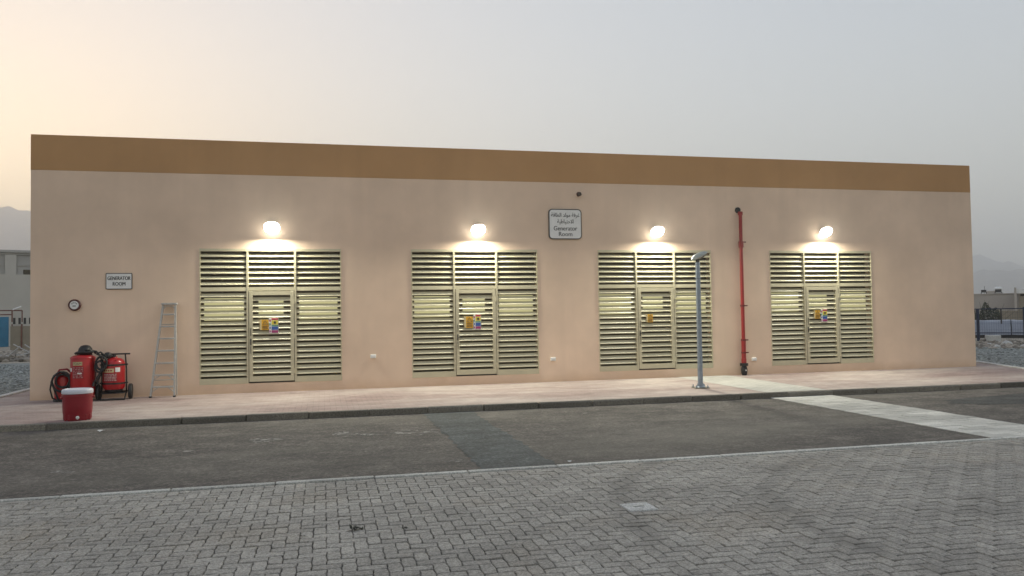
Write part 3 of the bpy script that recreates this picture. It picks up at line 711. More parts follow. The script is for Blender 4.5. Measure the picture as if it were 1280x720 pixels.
bm = BM(); lathe(bm, [(0.10, 0.27), (0.10, 0.295), (0.06, 0.297)], 20); lathe(bm, [(0.10, 0.235), (0.10, 0.262), (0.06, 0.264)], 20); obj('flange', bm, M_BLACK, T)
bm = BM(); lathe(bm, [(0.055, 0.0), (0.062, 0.02), (0.074, 0.07), (0.078, 0.16), (0.062, 0.22), (0.05, 0.236)], 20); tube(bm, [(0, -0.06, 0.13), (0, -0.10, 0.13)], 0.035, 12); obj('valve', bm, M_BLACK, T, smooth=True)
bm = BM(); lathe(bm, [(0.018, 0.1), (0.018, 0.104)], 12, (-0.005, 0, 0.13), 'y'); obj('valve_tag', bm, M_WHITE, T)

# ------------------------------------------------------------------ unlit lamp post
T = thing('lamp_post', 'short grey galvanised lamp post with tilted head standing on the pavement', 'lamp post', (5.73, -2.70, 0), -0.15)
bm = BM(); tube(bm, [(0, 0, 0.02), (0, 0, 1.2), (0, 0, 2.62)], [0.054, 0.052, 0.047], 18); obj('pole', bm, M_POLE, T, smooth=True)
bm = BM(); lathe(bm, [(0.105, 0.01), (0.105, 0.03), (0.07, 0.045), (0.066, 0.10)], 20); obj('pole_collar', bm, M_POLE, T, smooth=True)
bm = BM(); box(bm, -0.15, 0.15, -0.15, 0.15, 0.0, 0.02, 0.004); obj('base_plate', bm, mat('plate_stain', (0.2, 0.19, 0.15), 0.7, 0.2, var=0.3, scale=14), T)
for sx in (-1, 1):
    for sy in (-1, 1):
        bm = BM(); lathe(bm, [(0.018, 0.02), (0.018, 0.045), (0.009, 0.046), (0.009, 0.075)], 8, (sx * 0.118, sy * 0.118, 0)); obj('bolt', bm, M_POLE, T)
for z in (2.30, 1.42):
    bm = BM(); lathe(bm, [(0.06, z - 0.01), (0.067, z - 0.008), (0.067, z + 0.008), (0.06, z + 0.01)], 18); obj('pole_band', bm, M_POLE, T)
bm = BM(); box(bm, -0.035, 0.035, -0.072, -0.055, 0.45, 0.75, 0.006); obj('service_hatch', bm, M_POLE, T)
# head: an elongated shell rising to the right of the pole top
bm = BM(); tl = R(27); rings = []
for i in range(13):
    s = i / 12; xx = -0.13 + 0.37 * s
    hgt = 0.085 * math.sin(math.pi * min(1, 0.06 + s * 0.93)) ** 0.6 + 0.006; wd = 0.115 * math.sin(math.pi * min(1, 0.1 + s * 0.86)) ** 0.6 + 0.008
    ring = []
    for k in range(14):
        a = 2 * math.pi * k / 14; yy = wd * math.cos(a); zz = hgt * math.sin(a) if math.sin(a) > 0 else 0.28 * hgt * math.sin(a)
        ring.append(bm.verts.new((xx * math.cos(tl) - zz * math.sin(tl), yy, 2.72 + xx * math.sin(tl) + zz * math.cos(tl))))
    rings.append(ring)
for i in range(12):
    for k in range(14): bm.faces.new((rings[i][k], rings[i][(k + 1) % 14], rings[i + 1][(k + 1) % 14], rings[i + 1][k]))
bm.faces.new(rings[0]); bm.faces.new(rings[-1]); bmesh.ops.recalc_face_normals(bm, faces=bm.faces[:])
H = obj('lamp_head', bm, M_HEAD, T, smooth=True)
bm = BM(); rings = []
for k, dz in ((1.0, -0.012), (0.8, -0.034), (0.3, -0.045)):
    ring = []
    for q in range(18):
        a = 2 * math.pi * q / 18; xx = 0.10 + 0.115 * k * math.cos(a); yy = 0.085 * k * math.sin(a); zz = dz - 0.004
        ring.append(bm.verts.new((xx * math.cos(tl) - zz * math.sin(tl), yy, 2.72 + xx * math.sin(tl) + zz * math.cos(tl))))
    rings.append(ring)
for i in range(2):
    for k in range(18): bm.faces.new((rings[i][k], rings[i][(k + 1) % 18], rings[i + 1][(k + 1) % 18], rings[i + 1][k]))
bm.faces.new(rings[2]); bmesh.ops.recalc_face_normals(bm, faces=bm.faces[:]); obj('lens', bm, M_LENSOFF, H, smooth=True)
bm = BM(); tube(bm, [(0, 0, 2.58), (0, 0, 2.67), (0.02, 0, 2.71)], [0.045, 0.045, 0.04], 12); obj('head_socket', bm, M_DARK, T)

# ------------------------------------------------------------------ step ladder leaning on the wall
T = thing('step_ladder', 'aluminium step ladder leaning folded against the wall', 'ladder', (-5.12, 0, 0))
def lp(s, side, dy=0.0):         # point on the front rails, s = 0 foot .. 1 top
    xb, xt = ((-0.245, -0.035) if side < 0 else (0.215, 0.205))
    return Vector((xb + (xt - xb) * s, -0.34 + 0.20 * s + dy, 0.0 + 1.915 * s))
for side in (-1, 1):
    a, b = lp(0, side), lp(1, side)
    bm = BM(); d = (b - a).normalized(); n = Vector((0, -d.z, d.y)).normalized(); sx = Vector((1, 0, 0))
    vs = []
    for p in (a, b):
        for (i, j) in ((-1, -1), (1, -1), (1, 1), (-1, 1)): vs.append(bm.verts.new(p + sx * 0.018 * i + n * 0.028 * j))
    for q in ((0, 1, 2, 3), (7, 6, 5, 4), (0, 4, 5, 1), (1, 5, 6, 2), (2, 6, 7, 3), (3, 7, 4, 0)): bm.faces.new([vs[k] for k in q])
    bmesh.ops.recalc_face_normals(bm, faces=bm.faces[:]); rail = obj('rail', bm, M_ALU, T)
    bm = BM(); box(bm, a.x - 0.024, a.x + 0.024, a.y - 0.04, a.y + 0.04, 0.0, 0.035, 0.006); obj('rubber_foot', bm, M_DARK, rail)
    bm = BM(); p0 = lp(0.02, side, 0.09); p1 = lp(0.97, side, 0.05); tube(bm, [p0 + Vector((0.03 * side, 0, 0)), p1], 0.012, 8); obj('rear_leg', bm, M_ALU, T)
for i, z in enumerate((0.215, 0.455, 0.70, 0.955, 1.205, 1.455, 1.705)):
    s = z / 1.915; a, b = lp(s, -1), lp(s, 1)
    bm = BM(); box(bm, a.x + 0.01, b.x - 0.01, a.y - 0.042, a.y + 0.04, z - 0.017, z + 0.017, 0.004); obj('rung', bm, M_ALU, T)
    if i < 2:
        for side in (-1, 1):
            bm = BM(); q = lp((z - 0.11) / 1.915, side); r_ = lp(s, side); tube(bm, [q + Vector((0, -0.03, 0)), r_ + Vector((-side * 0.12, -0.03, -0.01))], 0.008, 6); obj('brace', bm, M_ALU, T)
for z in (0.35, 0.95, 1.5):
    s = z / 1.915; a, b = lp(s, -1, 0.08), lp(s, 1, 0.08); bm = BM(); tube(bm, [a, b], 0.009, 6); obj('rear_bar', bm, M_ALU, T)
a, b = lp(1, -1), lp(1, 1)
bm = BM(); box(bm, a.x - 0.03, b.x + 0.035, a.y - 0.06, a.y + 0.10, 1.905, 1.945, 0.008); obj('top_cap', bm, M_ALU, T)
bm = BM(); tube(bm, [(a.x + 0.02, a.y - 0.02, 1.83), (a.x + 0.06, a.y - 0.02, 1.88), (b.x - 0.06, a.y - 0.02, 1.88), (b.x - 0.02, a.y - 0.02, 1.83)], 0.010, 6); obj('brace', bm, M_ALU, T)

# ------------------------------------------------------------------ fire extinguishers
def coil(bm, c, rx, rz, turns, r, ydrift=0.05, seed=1, seg=8):
    rnd_ = random.Random(seed); pts = []
    n = int(turns * 18)
    for i in range(n + 1):
        a = 2 * math.pi * i / 18; k = 1 + rnd_.uniform(-0.05, 0.05)
        pts.append(Vector(c) + Vector((rx * k * math.cos(a), -ydrift * i / n + rnd_.uniform(-0.004, 0.004), rz * k * math.sin(a))))
    tube(bm, pts, r, seg)
def bow(a, b, sag, n=12, out=0.0):
    a, b = Vector(a), Vector(b); return [a.lerp(b, i / n) + Vector((0, -out * math.sin(math.pi * i / n), -sag * math.sin(math.pi * i / n))) for i in range(n + 1)]
def wheel(T, x, y, r, w=0.06):
    bm = BM(); lathe(bm, [(r * 0.62, -w / 2), (r * 0.9, -w / 2), (r, -w * 0.28), (r, w * 0.28), (r * 0.9, w / 2), (r * 0.62, w / 2)], 24, (x, y, r), 'x'); o = obj('wheel', bm, M_BLACK, T, smooth=True)
    bm = BM(); lathe(bm, [(r * 0.6, -w * 0.3), (r * 0.3, -w * 0.42), (r * 0.12, -w * 0.6), (r * 0.12, w * 0.6), (r * 0.3, w * 0.42), (r * 0.6, w * 0.3)], 18, (x, y, r), 'x'); obj('rim', bm, M_DARK, o, smooth=True)
def curved_label(T, name, m, r, a0, a1, z0, z1, n=8, off=0.003):
    bm = BM(); lo, hi = [], []
    for i in range(n + 1):
        a = R(a0 + (a1 - a0) * i / n); x, y_ = (r + off) * math.sin(a), -(r + off) * math.cos(a)
        lo.append(bm.verts.new((x, y_, z0))); hi.append(bm.verts.new((x, y_, z1)))
    for i in range(n): bm.faces.new((lo[i], lo[i + 1], hi[i + 1], hi[i]))
    return obj(name, bm, m, T)
def curved_text(T, body, m, r, amid, zc, w, h, off=0.006):
    me = text_mesh('lettering', body, m, w, h)
    for v in me.vertices:
        a = R(amid) + v.co.x / r; v.co = Vector(((r + off) * math.sin(a), -(r + off) * math.cos(a), zc + v.co.z))
    return obj('lettering', me, None, T)
TOCAM = lambda x, y_: math.atan2(CAM.x - x, y_ - CAM.y)       # heading of the camera seen from a spot

# tall FOAM unit
x, y_ = -6.585, -0.50
T = thing('foam_extinguisher', 'tall red wheeled FOAM fire extinguisher with black head, behind the drinks cooler', 'fire extinguisher', (x, y_, 0), 0.12, 'wheeled fire extinguishers')
r = 0.222
bm = BM(); lathe(bm, [(0.14, 0.07), (0.20, 0.085), (r, 0.13), (r, 0.85), (0.21, 0.885), (0.17, 0.91), (0.08, 0.925)], 36); obj('cylinder', bm, M_RED, T, smooth=True)
bm = BM(); lathe(bm, [(r + 0.001, 0.845), (r + 0.006, 0.85), (r + 0.006, 0.866), (r - 0.004, 0.88)], 36); obj('rim_ring', bm, M_RED, T, smooth=True)
bm = BM(); lathe(bm, [(0.10, 0.92), (0.125, 0.94), (0.135, 0.99), (0.12, 1.05), (0.08, 1.10), (0.03, 1.115)], 20, (0.045, 0, 0)); obj('valve_cover', bm, M_BLACK, T, smooth=True)
bm = BM(); tube(bm, [(-0.13, -0.02, 0.95), (-0.08, -0.06, 0.97), (0.02, -0.13, 0.975), (0.14, -0.12, 0.97), (0.2, -0.06, 0.99), (0.24, -0.05, 0.95)], 0.026, 8); tube(bm, [(0.03, -0.1, 1.0), (0.1, -0.13, 1.03), (0.17, -0.08, 1.0)], 0.02, 8); obj('valve_lever', bm, M_BLACK, T, smooth=True)
bm = BM(); tube(bm, [(0.15, -0.04, 1.0), (0.25, -0.08, 0.985), (0.33, -0.10, 0.9), (0.355, -0.11, 0.72), (0.33, -0.12, 0.52), (0.285, -0.13, 0.40)], 0.017, 8); tube(bm, [(0.285, -0.13, 0.40), (0.27, -0.135, 0.33)], [0.02, 0.03], 8); obj('hose', bm, M_BLACK, T, smooth=True)
curved_label(T, 'name_label', M_CREAM, r, -42, 5, 0.72, 0.79); curved_text(T, 'FOAM', M_INK, r, -18, 0.755, 0.15, 0.05)
curved_label(T, 'tag', M_WHITE, r, -72, -50, 0.60, 0.67)
bm = BM()
L2 = curved_label(T, 'instruction_label', M_DRED, r, -45, 12, 0.46, 0.70, 8, 0.002)
for k in range(7):
    z = 0.68 - k * 0.032; a = -42; rr = random.Random(k)
    while a < 6:
        b = a + rr.uniform(4, 13); curved_label(L2, 'print_line', M_PALEINK, r, a, min(b, 8), z - 0.010, z, 3, 0.0035); a = b + rr.uniform(3, 8)
curved_label(L2, 'print_line', M_WHITE, r, -18, 4, 0.555, 0.575, 3, 0.0045)
bm = BM(); tube(bm, [(-0.2, 0.17, 0.15), (-0.2, 0.2, 0.8), (-0.12, 0.21, 0.93), (0.12, 0.21, 0.93), (0.2, 0.2, 0.8), (0.2, 0.17, 0.15)], 0.016, 8); tube(bm, [(-0.28, 0.12, 0.16), (0.28, 0.12, 0.16)], 0.016, 8); obj('trolley_frame', bm, M_BLACK, T)
bm = BM(); box(bm, -0.16, 0.16, -0.2, 0.1, 0.0, 0.075, 0.02); obj('foot', bm, M_BLACK, T)
wheel(T, -0.27, 0.12, 0.16); wheel(T, 0.27, 0.06, 0.16)

# red unit on a black trolley, right
x, y_ = -6.035, -0.42
T = thing('trolley_extinguisher', 'red fire extinguisher strapped to a black wheeled trolley with handlebar', 'fire extinguisher', (x, y_, 0), 0.10, 'wheeled fire extinguishers')
r = 0.205
bm = BM(); lathe(bm, [(0.12, 0.20), (0.18, 0.215), (r, 0.26), (r, 0.73), (0.19, 0.78), (0.14, 0.825), (0.06, 0.845), (0.05, 0.87)], 36); obj('cylinder', bm, M_RED, T, smooth=True)
bm = BM(); tube(bm, [(0.0, -0.02, 0.86), (0, -0.02, 0.90)], 0.045, 12); tube(bm, [(-0.02, -0.06, 0.88), (-0.12, -0.10, 0.90), (-0.2, -0.11, 0.88)], 0.024, 8); obj('valve', bm, M_BLACK, T, smooth=True)
bm = BM(); lathe(bm, [(0.02, 0.0), (0.02, 0.03), (0.0, 0.032)], 12, (0.06, -0.15, 0.80), 'y'); obj('pressure_gauge', bm, M_RED, T)
for z in (0.705, 0.335):
    bm = BM(); lathe(bm, [(r, z - 0.016), (r + 0.009, z - 0.016), (r + 0.009, z + 0.016), (r, z + 0.016)], 30); box(bm, r - 0.01, r + 0.05, -0.02, 0.05, z - 0.014, z + 0.014); box(bm, -r - 0.05, -r + 0.01, -0.02, 0.05, z - 0.014, z + 0.014); obj('strap', bm, M_BLACK, T)
bm = BM()
for sx in (-1, 1): tube(bm, [(sx * 0.225, 0.05, 0.12), (sx * 0.225, 0.06, 0.60), (sx * 0.20, 0.07, 0.915)], 0.014, 8)
tube(bm, [(-0.25, 0.07, 0.915), (0.29, 0.07, 0.915)], 0.016, 8); tube(bm, [(-0.28, 0.06, 0.16), (0.30, 0.06, 0.16)], 0.015, 8)
tube(bm, [(-0.22, -0.20, 0.02), (-0.22, 0.05, 0.15)], 0.014, 8); tube(bm, [(0.22, -0.20, 0.02), (0.22, 0.05, 0.15)], 0.014, 8); tube(bm, [(-0.22, -0.2, 0.02), (0.22, -0.2, 0.02)], 0.016, 8)
obj('trolley_frame', bm, M_BLACK, T)
bm = BM(); lathe(bm, [(0.09, 0.15), (0.16, 0.17), (0.17, 0.215)], 20); box(bm, -0.2, 0.2, -0.16, 0.05, 0.13, 0.15, 0.006); obj('cradle', bm, M_BLACK, T)
wheel(T, -0.29, 0.06, 0.155, 0.07); wheel(T, 0.30, 0.06, 0.155, 0.07)
curved_label(T, 'name_label', M_CREAM, r, -62, 8, 0.56, 0.635); [curved_label(T, 'print_line', M_PIPE, r, q, q + 9, 0.582, 0.612, 3, 0.0045) for q in (-50, -37, -24, -11)]
curved_label(T, 'tag', M_WHITE, r, 14, 40, 0.565, 0.655)
L2 = curved_label(T, 'instruction_label', M_DRED, r, -52, 22, 0.38, 0.54, 8, 0.002)
for k in range(5):
    z = 0.53 - k * 0.03; a = -50; rr = random.Random(k + 20)
    while a < 15:
        b = a + rr.uniform(5, 14); curved_label(L2, 'print_line', M_PALEINK, r, a, min(b, 20), z - 0.016, z, 3, 0.0035); a = b + rr.uniform(2, 5)
bm = BM()
coil(bm, (-0.20, -0.13, 0.75), 0.10, 0.13, 3.2, 0.018, 0.09, 2); coil(bm, (-0.23, -0.12, 0.68), 0.085, 0.11, 2.4, 0.018, 0.10, 5)
tube(bm, [(-0.2, -0.11, 0.88), (-0.3, -0.14, 0.94), (-0.22, -0.16, 0.97), (-0.12, -0.14, 0.88)], 0.018, 8)
tube(bm, bow((-0.16, -0.15, 0.72), (-0.33, -0.2, 0.36), 0.02, 8, 0.03), 0.018, 8); tube(bm, [(-0.33, -0.2, 0.38), (-0.345, -0.2, 0.30)], [0.02, 0.03], 8)
obj('hose', bm, M_BLACK, T, smooth=True)
bm = BM(); lathe(bm, [(0.05, 0.86), (0.07, 0.88), (0.075, 0.93), (0.05, 0.97), (0.02, 0.98)], 14, (-0.10, -0.08, -0.02)); obj('valve_cover', bm, M_BLACK, T, smooth=True)

# low unit wrapped in black hose, left
x, y_ = -6.985, -0.36
T = thing('small_extinguisher', 'low red extinguisher wrapped in black hose at the left of the group', 'fire extinguisher', (x, y_, 0), 0.15, 'wheeled fire extinguishers')
r = 0.155
bm = BM(); lathe(bm, [(0.11, 0.03), (r, 0.06), (r, 0.46), (0.14, 0.52), (0.09, 0.56), (0.04, 0.575)], 28); obj('cylinder', bm, M_RED, T, smooth=True)
bm = BM(); tube(bm, [(-0.09, -0.05, 0.56), (-0.05, -0.08, 0.63), (0.08, -0.08, 0.64), (0.14, -0.05, 0.58)], 0.02, 8); obj('carry_handle', bm, M_DRED, T, smooth=True)
bm = BM(); coil(bm, (0.0, -0.15, 0.40), 0.165, 0.19, 4.3, 0.019, 0.09, 4); coil(bm, (0.02, -0.17, 0.42), 0.12, 0.13, 2.5, 0.018, 0.05, 7); tube(bm, bow((-0.17, -0.16, 0.40), (-0.05, -0.17, 0.03), -0.0, 10, 0.03), 0.018, 8)
tube(bm, [(-0.185, -0.1, 0.42), (-0.21, -0.1, 0.25), (-0.17, -0.1, 0.08), (-0.08, -0.12, 0.03)], 0.015, 8); obj('hose', bm, M_BLACK, T, smooth=True)
bm = BM(); lathe(bm, [(0.17, 0.0), (0.18, 0.015), (0.165, 0.05), (0.15, 0.055)], 24); obj('base_ring', bm, M_BLACK, T)
curved_label(T, 'tag', M_WHITE, r, -45, -30, 0.475, 0.51)

# ------------------------------------------------------------------ drinks cooler
x, y_ = -5.80, -3.72
T = thing('drinks_cooler', 'round red drinks cooler with white lid standing near the kerb', 'cooler', (x, y_, 0), TOCAM(x, y_))
bm = BM(); lathe(bm, [(0.185, 0.0), (0.20, 0.008), (0.207, 0.03), (0.207, 0.10), (0.213, 0.115), (0.218, 0.25), (0.220, 0.38), (0.222, 0.415), (0.216, 0.425)], 40); obj('body', bm, M_DRED, T, smooth=True)
bm = BM(); lathe(bm, [(0.216, 0.426), (0.228, 0.430), (0.230, 0.455), (0.226, 0.485), (0.215, 0.497), (0.19, 0.502), (0.185, 0.494), (0.06, 0.492), (0.0, 0.492)], 40); obj('lid', bm, mat('lid_plastic', (0.58, 0.58, 0.63), 0.45, var=0.06), T, smooth=True)
bm = BM(); lathe(bm, [(0.218, 0.39), (0.227, 0.392), (0.227, 0.412), (0.218, 0.414)], 40); obj('collar_band', bm, M_DRED, T, smooth=True)
for sx in (-1, 1):
    bm = BM(); box(bm, *((sx * 0.21, sx * 0.245) if sx > 0 else (-0.245, -0.21)), -0.05, 0.05, 0.345, 0.375, 0.008); obj('grip', bm, M_DRED, T)
bm = BM(); lathe(bm, [(0.026, 0.20), (0.026, 0.225), (0.016, 0.228), (0.016, 0.25)], 14, (0, 0, 0.055), 'y'); box(bm, -0.008, 0.008, -0.25, -0.235, 0.03, 0.06); obj('tap', bm, M_WHITE, T)
for a in (-55, -35, 35, 55):
    bm = BM(); aa = R(a); xx, yy = 0.208 * math.sin(aa), -0.208 * math.cos(aa); box(bm, xx - 0.012, xx + 0.012, yy - 0.006, yy + 0.01, 0.0, 0.10, 0.004); obj('foot_rib', bm, M_DRED, T)

# ------------------------------------------------------------------ litter on the road and paving
def leaf_clump(x, y_, s, label, n=16):
    bm = BM(); rnd_ = random.Random(int(abs(x * 100)))
    for i in range(n):
        a = rnd_.uniform(0, 6.28); d = rnd_.gauss(0, s * 0.4); p = Vector((x + d * math.cos(a) * 1.5, y_ + d * math.sin(a), ZR + 0.004 + abs(rnd_.gauss(0, s * 0.16))))
        u = Vector((rnd_.uniform(-1, 1), rnd_.uniform(-1, 1), rnd_.uniform(-0.2, 0.6))).normalized() * s * rnd_.uniform(0.25, 0.5); w = u.cross(Vector((rnd_.uniform(-1, 1), rnd_.uniform(-1, 1), 1))).normalized() * s * 0.16
        vs = [bm.verts.new(q) for q in (p - u, p - u * 0.2 + w, p + u, p - u * 0.2 - w)]
        for v in vs: v.co.z = max(v.co.z, ZR + 0.003)
        bm.faces.new((vs[0], vs[1], vs[2])); bm.faces.new((vs[0], vs[2], vs[3]))
    tag(obj('dry_leaves', bm, M_DRYLEAF), label, 'leaves', 'dry leaves on the paving')
leaf_clump(-1.66, -11.45, 0.075, 'larger dark clump of dry leaves on the grey paving')
leaf_clump(-1.28, -11.52, 0.05, 'small dark dry leaf clump right of the larger clump', 9)
leaf_clump(-2.08, -11.52, 0.04, 'flat thin dry leaf scrap left of the larger clump', 6)
def scrap(x, y_, s, label):
    bm = BM(); rnd_ = random.Random(int(abs(x * 77))); n = 7
    top = [bm.verts.new((x + s * rnd_.uniform(0.6, 1) * math.cos(6.28 * k / n), y_ + s * 0.8 * rnd_.uniform(0.6, 1) * math.sin(6.28 * k / n), ZR + rnd_.uniform(0.006, 0.03))) for k in range(n)]
    cvt = bm.verts.new((x, y_, ZR + 0.025)); 
    for k in range(n): bm.faces.new((top[k], top[(k + 1) % n], cvt))
    tag(obj('paper_scrap', bm, M_PAPER), label, 'litter', 'pale litter on the ground')
scrap(-5.22, -4.62, 0.07, 'crumpled white scrap on the road below the kerb by the cooler')
scrap(0.80, -9.25, 0.03, 'tiny white scrap at the road edge by the dark asphalt patch')

# ------------------------------------------------------------------ left background
def frame_at(az, d): return polar(az, d, -0.15), -R(az)      # origin, z rotation: local +y points away from the camera
loc, rz = frame_at(-19.2, 70)
T = thing('far_house', 'pale two storey house with cornice beyond the left end of the building', 'house', loc, rz)
bm = BM(); box(bm, -16, 12, 0, 9, -0.2, 5.30); obj('lower_wall', bm, M_HOUSE, T)
bm = BM(); box(bm, -15, 11, 1.6, 9, 5.3, 7.02); obj('upper_wall', bm, M_HOUSE2, T)
bm = BM(); box(bm, -15.3, 11.3, 1.3, 9.2, 7.02, 7.24, 0.04); box(bm, -15.15, 11.15, 1.45, 9.1, 6.86, 7.017, 0.03); obj('cornice', bm, M_HOUSE2, T)
bm = BM(); box(bm, -15.1, 11.1, 1.52, 1.597, 6.05, 6.13); obj('string_course', bm, M_HOUSE2, T)
bm = BM(); box(bm, 0.0, 0.75, 1.38, 1.595, 5.3, 6.86, 0.02); obj('pilaster', bm, M_HOUSE, T)
def arch(bm, cx, w, z0, z1, y0, y1):
    o = [(cx - w / 2, z0), (cx + w / 2, z0)] + [(cx + w / 2 * math.cos(R(a)), z1 - w / 2 + w / 2 * math.sin(R(a))) for a in range(0, 181, 15)]
    prism(bm, o, y0, y1)
for cx in (-3.9, -1.15):
    bm = BM(); arch(bm, cx, 1.5, 4.4, 5.72, 1.56, 1.597); w_ = obj('arched_window', bm, M_GLASS, T)
bm = BM(); box(bm, 1.2, 1.9, 1.56, 1.597, 5.35, 5.75); obj('window', bm, M_GLASS, T)
# blue sheet gate hung in a rusty pipe frame
loc, rz = frame_at(-19.35, 55)
T = thing('blue_gate', 'blue sheet panel in a rusty pipe frame in front of the pale house', 'gate', loc, rz)
bm = BM(); box(bm, -1.6, 0.36, -0.03, 0.03, 0.30, 2.05, 0.01); obj('blue_panel', bm, M_BLUE, T)
bm = BM()
for a, b in (((0.52, 0.2), (0.52, 2.42)), ((1.02, 0.15), (1.02, 2.42)), ((-1.7, 2.42), (1.02, 2.42)), ((-1.7, 2.18), (0.52, 2.18))): tube(bm, [(a[0], 0, a[1]), (b[0], 0, b[1])], 0.035, 8)
tube(bm, [(0.52, 0, -0.1), (0.52, 0, 0.3)], 0.035, 8); tube(bm, [(1.02, 0, -0.1), (1.02, 0, 0.3)], 0.035, 8); obj('pipe_frame', bm, M_RUST, T)
bm = BM(); box(bm, 0.55, 0.99, -0.01, 0.01, 0.3, 2.38); obj('pale_panel', bm, M_HOUSE, T)
bm = BM(); tube(bm, [(0.55, 0, 2.46), (0.98, 0, 2.64)], 0.05, 8); obj('lamp_tube', bm, M_WHITE, T)
loc, rz = frame_at(-18.1, 54)
T = thing('spiked_fence', 'short dark fence with spiked top left of the building corner', 'fence', loc, rz)
bm = BM(); box(bm, -0.75, 2.2, 0, 0.06, 1.62, 1.74)
obj('rail', bm, M_HOUSE, T)
for i in range(10):
    bm = BM(); box(bm, -0.62 + i * 0.26, -0.50 + i * 0.26, -0.02, 0.0, 1.62, 1.98); obj('spike', bm, M_DARK, T)
for xx in (-0.2, 1.9):
    bm = BM(); tube(bm, [(xx, 0.03, -0.1), (xx, 0.03, 1.62)], 0.04, 8); obj('post', bm, M_RUST, T)
bm = BM(); box(bm, -0.75, 2.2, 0.07, 0.10, 0.0, 1.5); obj('backing_sheet', bm, M_BEIGE, T)
sp = []
for _ in range(420):
    p = polar(random.uniform(-22, -16.5), random.uniform(41, 53)); sp.append((p.x, p.y, -0.14 + random.uniform(0, 0.12)))
pebbles('rubble', sp, 0.06, 0.22, M_ROCK, 'brown heap of rubble below the blue gate', 'rubble')
def rock(az, d, s, m, label, z=-0.1, group='loose pale blocks in the rubble'):
    bm = BM(); rnd_ = random.Random(int(az * 100)); p = polar(az, d, z)
    v = bmesh.ops.create_icosphere(bm, subdivisions=2, radius=s)['verts']
    for q in v: q.co = q.co * (1 + 0.35 * noise.noise(q.co * (2.2 / s) + Vector((az, 0, 0)))); q.co.z = q.co.z * 0.75 + s * 0.45
    tag(obj('stone', bm, m, None, p), label, 'stone', group)
def jumble(az, d, label):
    bm = BM(); p = polar(az, d, -0.1); rnd_ = random.Random(9)
    for _ in range(16):
        a = Vector((rnd_.uniform(-1.1, 1.1), rnd_.uniform(-0.4, 0.4), rnd_.uniform(0.02, 0.25))); b = a + Vector((rnd_.uniform(-0.9, 0.9), rnd_.uniform(-0.2, 0.2), rnd_.uniform(-0.1, 0.55)))
        b.z = max(0.03, b.z); tube(bm, [a, b], 0.03, 6)
    tag(obj('scrap_metal', bm, M_ALU, None, p), label, 'scrap metal')
jumble(-18.3, 43.5, 'tangle of pale scrap rods in the rubble at the building left corner')

# ------------------------------------------------------------------ right background
loc, rz = frame_at(45.2, 100)
T = thing('far_building', 'long low grey beige building under the hazy hills at right', 'building', loc, rz)
bm = BM(); box(bm, -14, 2.2, 0, 8, -0.2, 3.05); obj('wall', bm, M_FARWALL, T)
bm = BM(); box(bm, -14.1, 2.25, -0.1, 8.1, 3.05, 3.17, 0.02); obj('coping', bm, M_FARWALL, T)
loc, rz = frame_at(46.6, 94)
T = thing('far_villa', 'pale villa with dark window band at the right edge', 'building', loc, rz)
bm = BM(); box(bm, -1.0, 9, 0, 7, -0.2, 2.75); obj('wall', bm, M_BEIGE, T)
bm = BM(); box(bm, -1.15, 9.1, -0.4, 7, 3.0, 3.5, 0.02); obj('roof_slab', bm, M_WHITE, T)
bm = BM(); box(bm, -0.9, 9, 0.1, 7, 2.75, 2.997); obj('window_band', bm, M_GLASS, T)
bm = BM(); box(bm, -1.4, -1.2, -0.5, -0.3, -0.2, 3.62); obj('corner_post', bm, M_FARWALL, T)
def roof_box(az, w, z0, z1, m, name, label, cat, dome=False):
    loc, rz = frame_at(az, 101); T = thing(name, label, cat, (loc.x, loc.y, 3.02), rz)
    bm = BM()
    if dome: lathe(bm, [(w * 0.55, 0), (w * 0.6, 0.1), (w * 0.6, z1 * 0.7), (w * 0.4, z1 * 0.9), (w * 0.15, z1)], 18)
    else: box(bm, -w / 2, w / 2, -0.3, 0.3, z0, z1, 0.02)
    obj('body', bm, m, T)
    bm = BM(); box(bm, -w / 2 - 0.03, -w / 2 + 0.05, -0.34, 0.34, 0, 0.14); box(bm, w / 2 - 0.05, w / 2 + 0.03, -0.34, 0.34, 0, 0.14); obj('stand', bm, M_DARK, T)
roof_box(44.15, 0.5, 0.14, 0.42, M_DARK, 'air_conditioner', 'dark air conditioner box, leftmost on the far low roof', 'air conditioner')
roof_box(44.92, 0.6, 0.14, 0.45, M_DARK, 'air_conditioner', 'dark air conditioner box in front of the white roof tank', 'air conditioner')
loc, rz = frame_at(44.92, 103); T = thing('water_tank', 'white water tank on the far low roof', 'water tank', (loc.x, loc.y, 3.1), rz)
bm = BM(); lathe(bm, [(0.40, 0.0), (0.42, 0.05), (0.42, 0.52), (0.25, 0.66), (0.12, 0.68), (0.12, 0.76)], 18); obj('body', bm, M_WHITE, T, smooth=True)
bm = BM(); box(bm, -0.44, 0.44, -0.44, 0.44, -0.08, 0.0); obj('stand', bm, M_DARK, T)
loc, rz = frame_at(44.6, 103); T = thing('roof_parapet_box', 'low pale roof box left of the white tank', 'roof box', (loc.x, loc.y, 3.1), rz)
bm = BM(); box(bm, -0.6, 0.5, -0.3, 0.3, -0.05, 0.24, 0.02); obj('body', bm, M_FARWALL, T); bm = BM(); tube(bm, [(-0.72, 0, -0.05), (-0.72, 0, 0.8)], 0.02, 6); obj('aerial', bm, M_DARK, T)
loc, rz = frame_at(45.9, 64)
T = thing('boundary_wall', 'brown block boundary wall behind the navy fence', 'wall', loc, rz)
bm = BM(); box(bm, -1.2, 4, 0, 0.2, -0.1, 1.45); obj('blockwork', bm, M_BEIGE, T)
for i in range(5):
    bm = BM(); box(bm, -1.2 + i * 1.2, -1.05 + i * 1.2, -0.06, -0.003, -0.1, 1.55); obj('pier', bm, M_BEIGE, T)
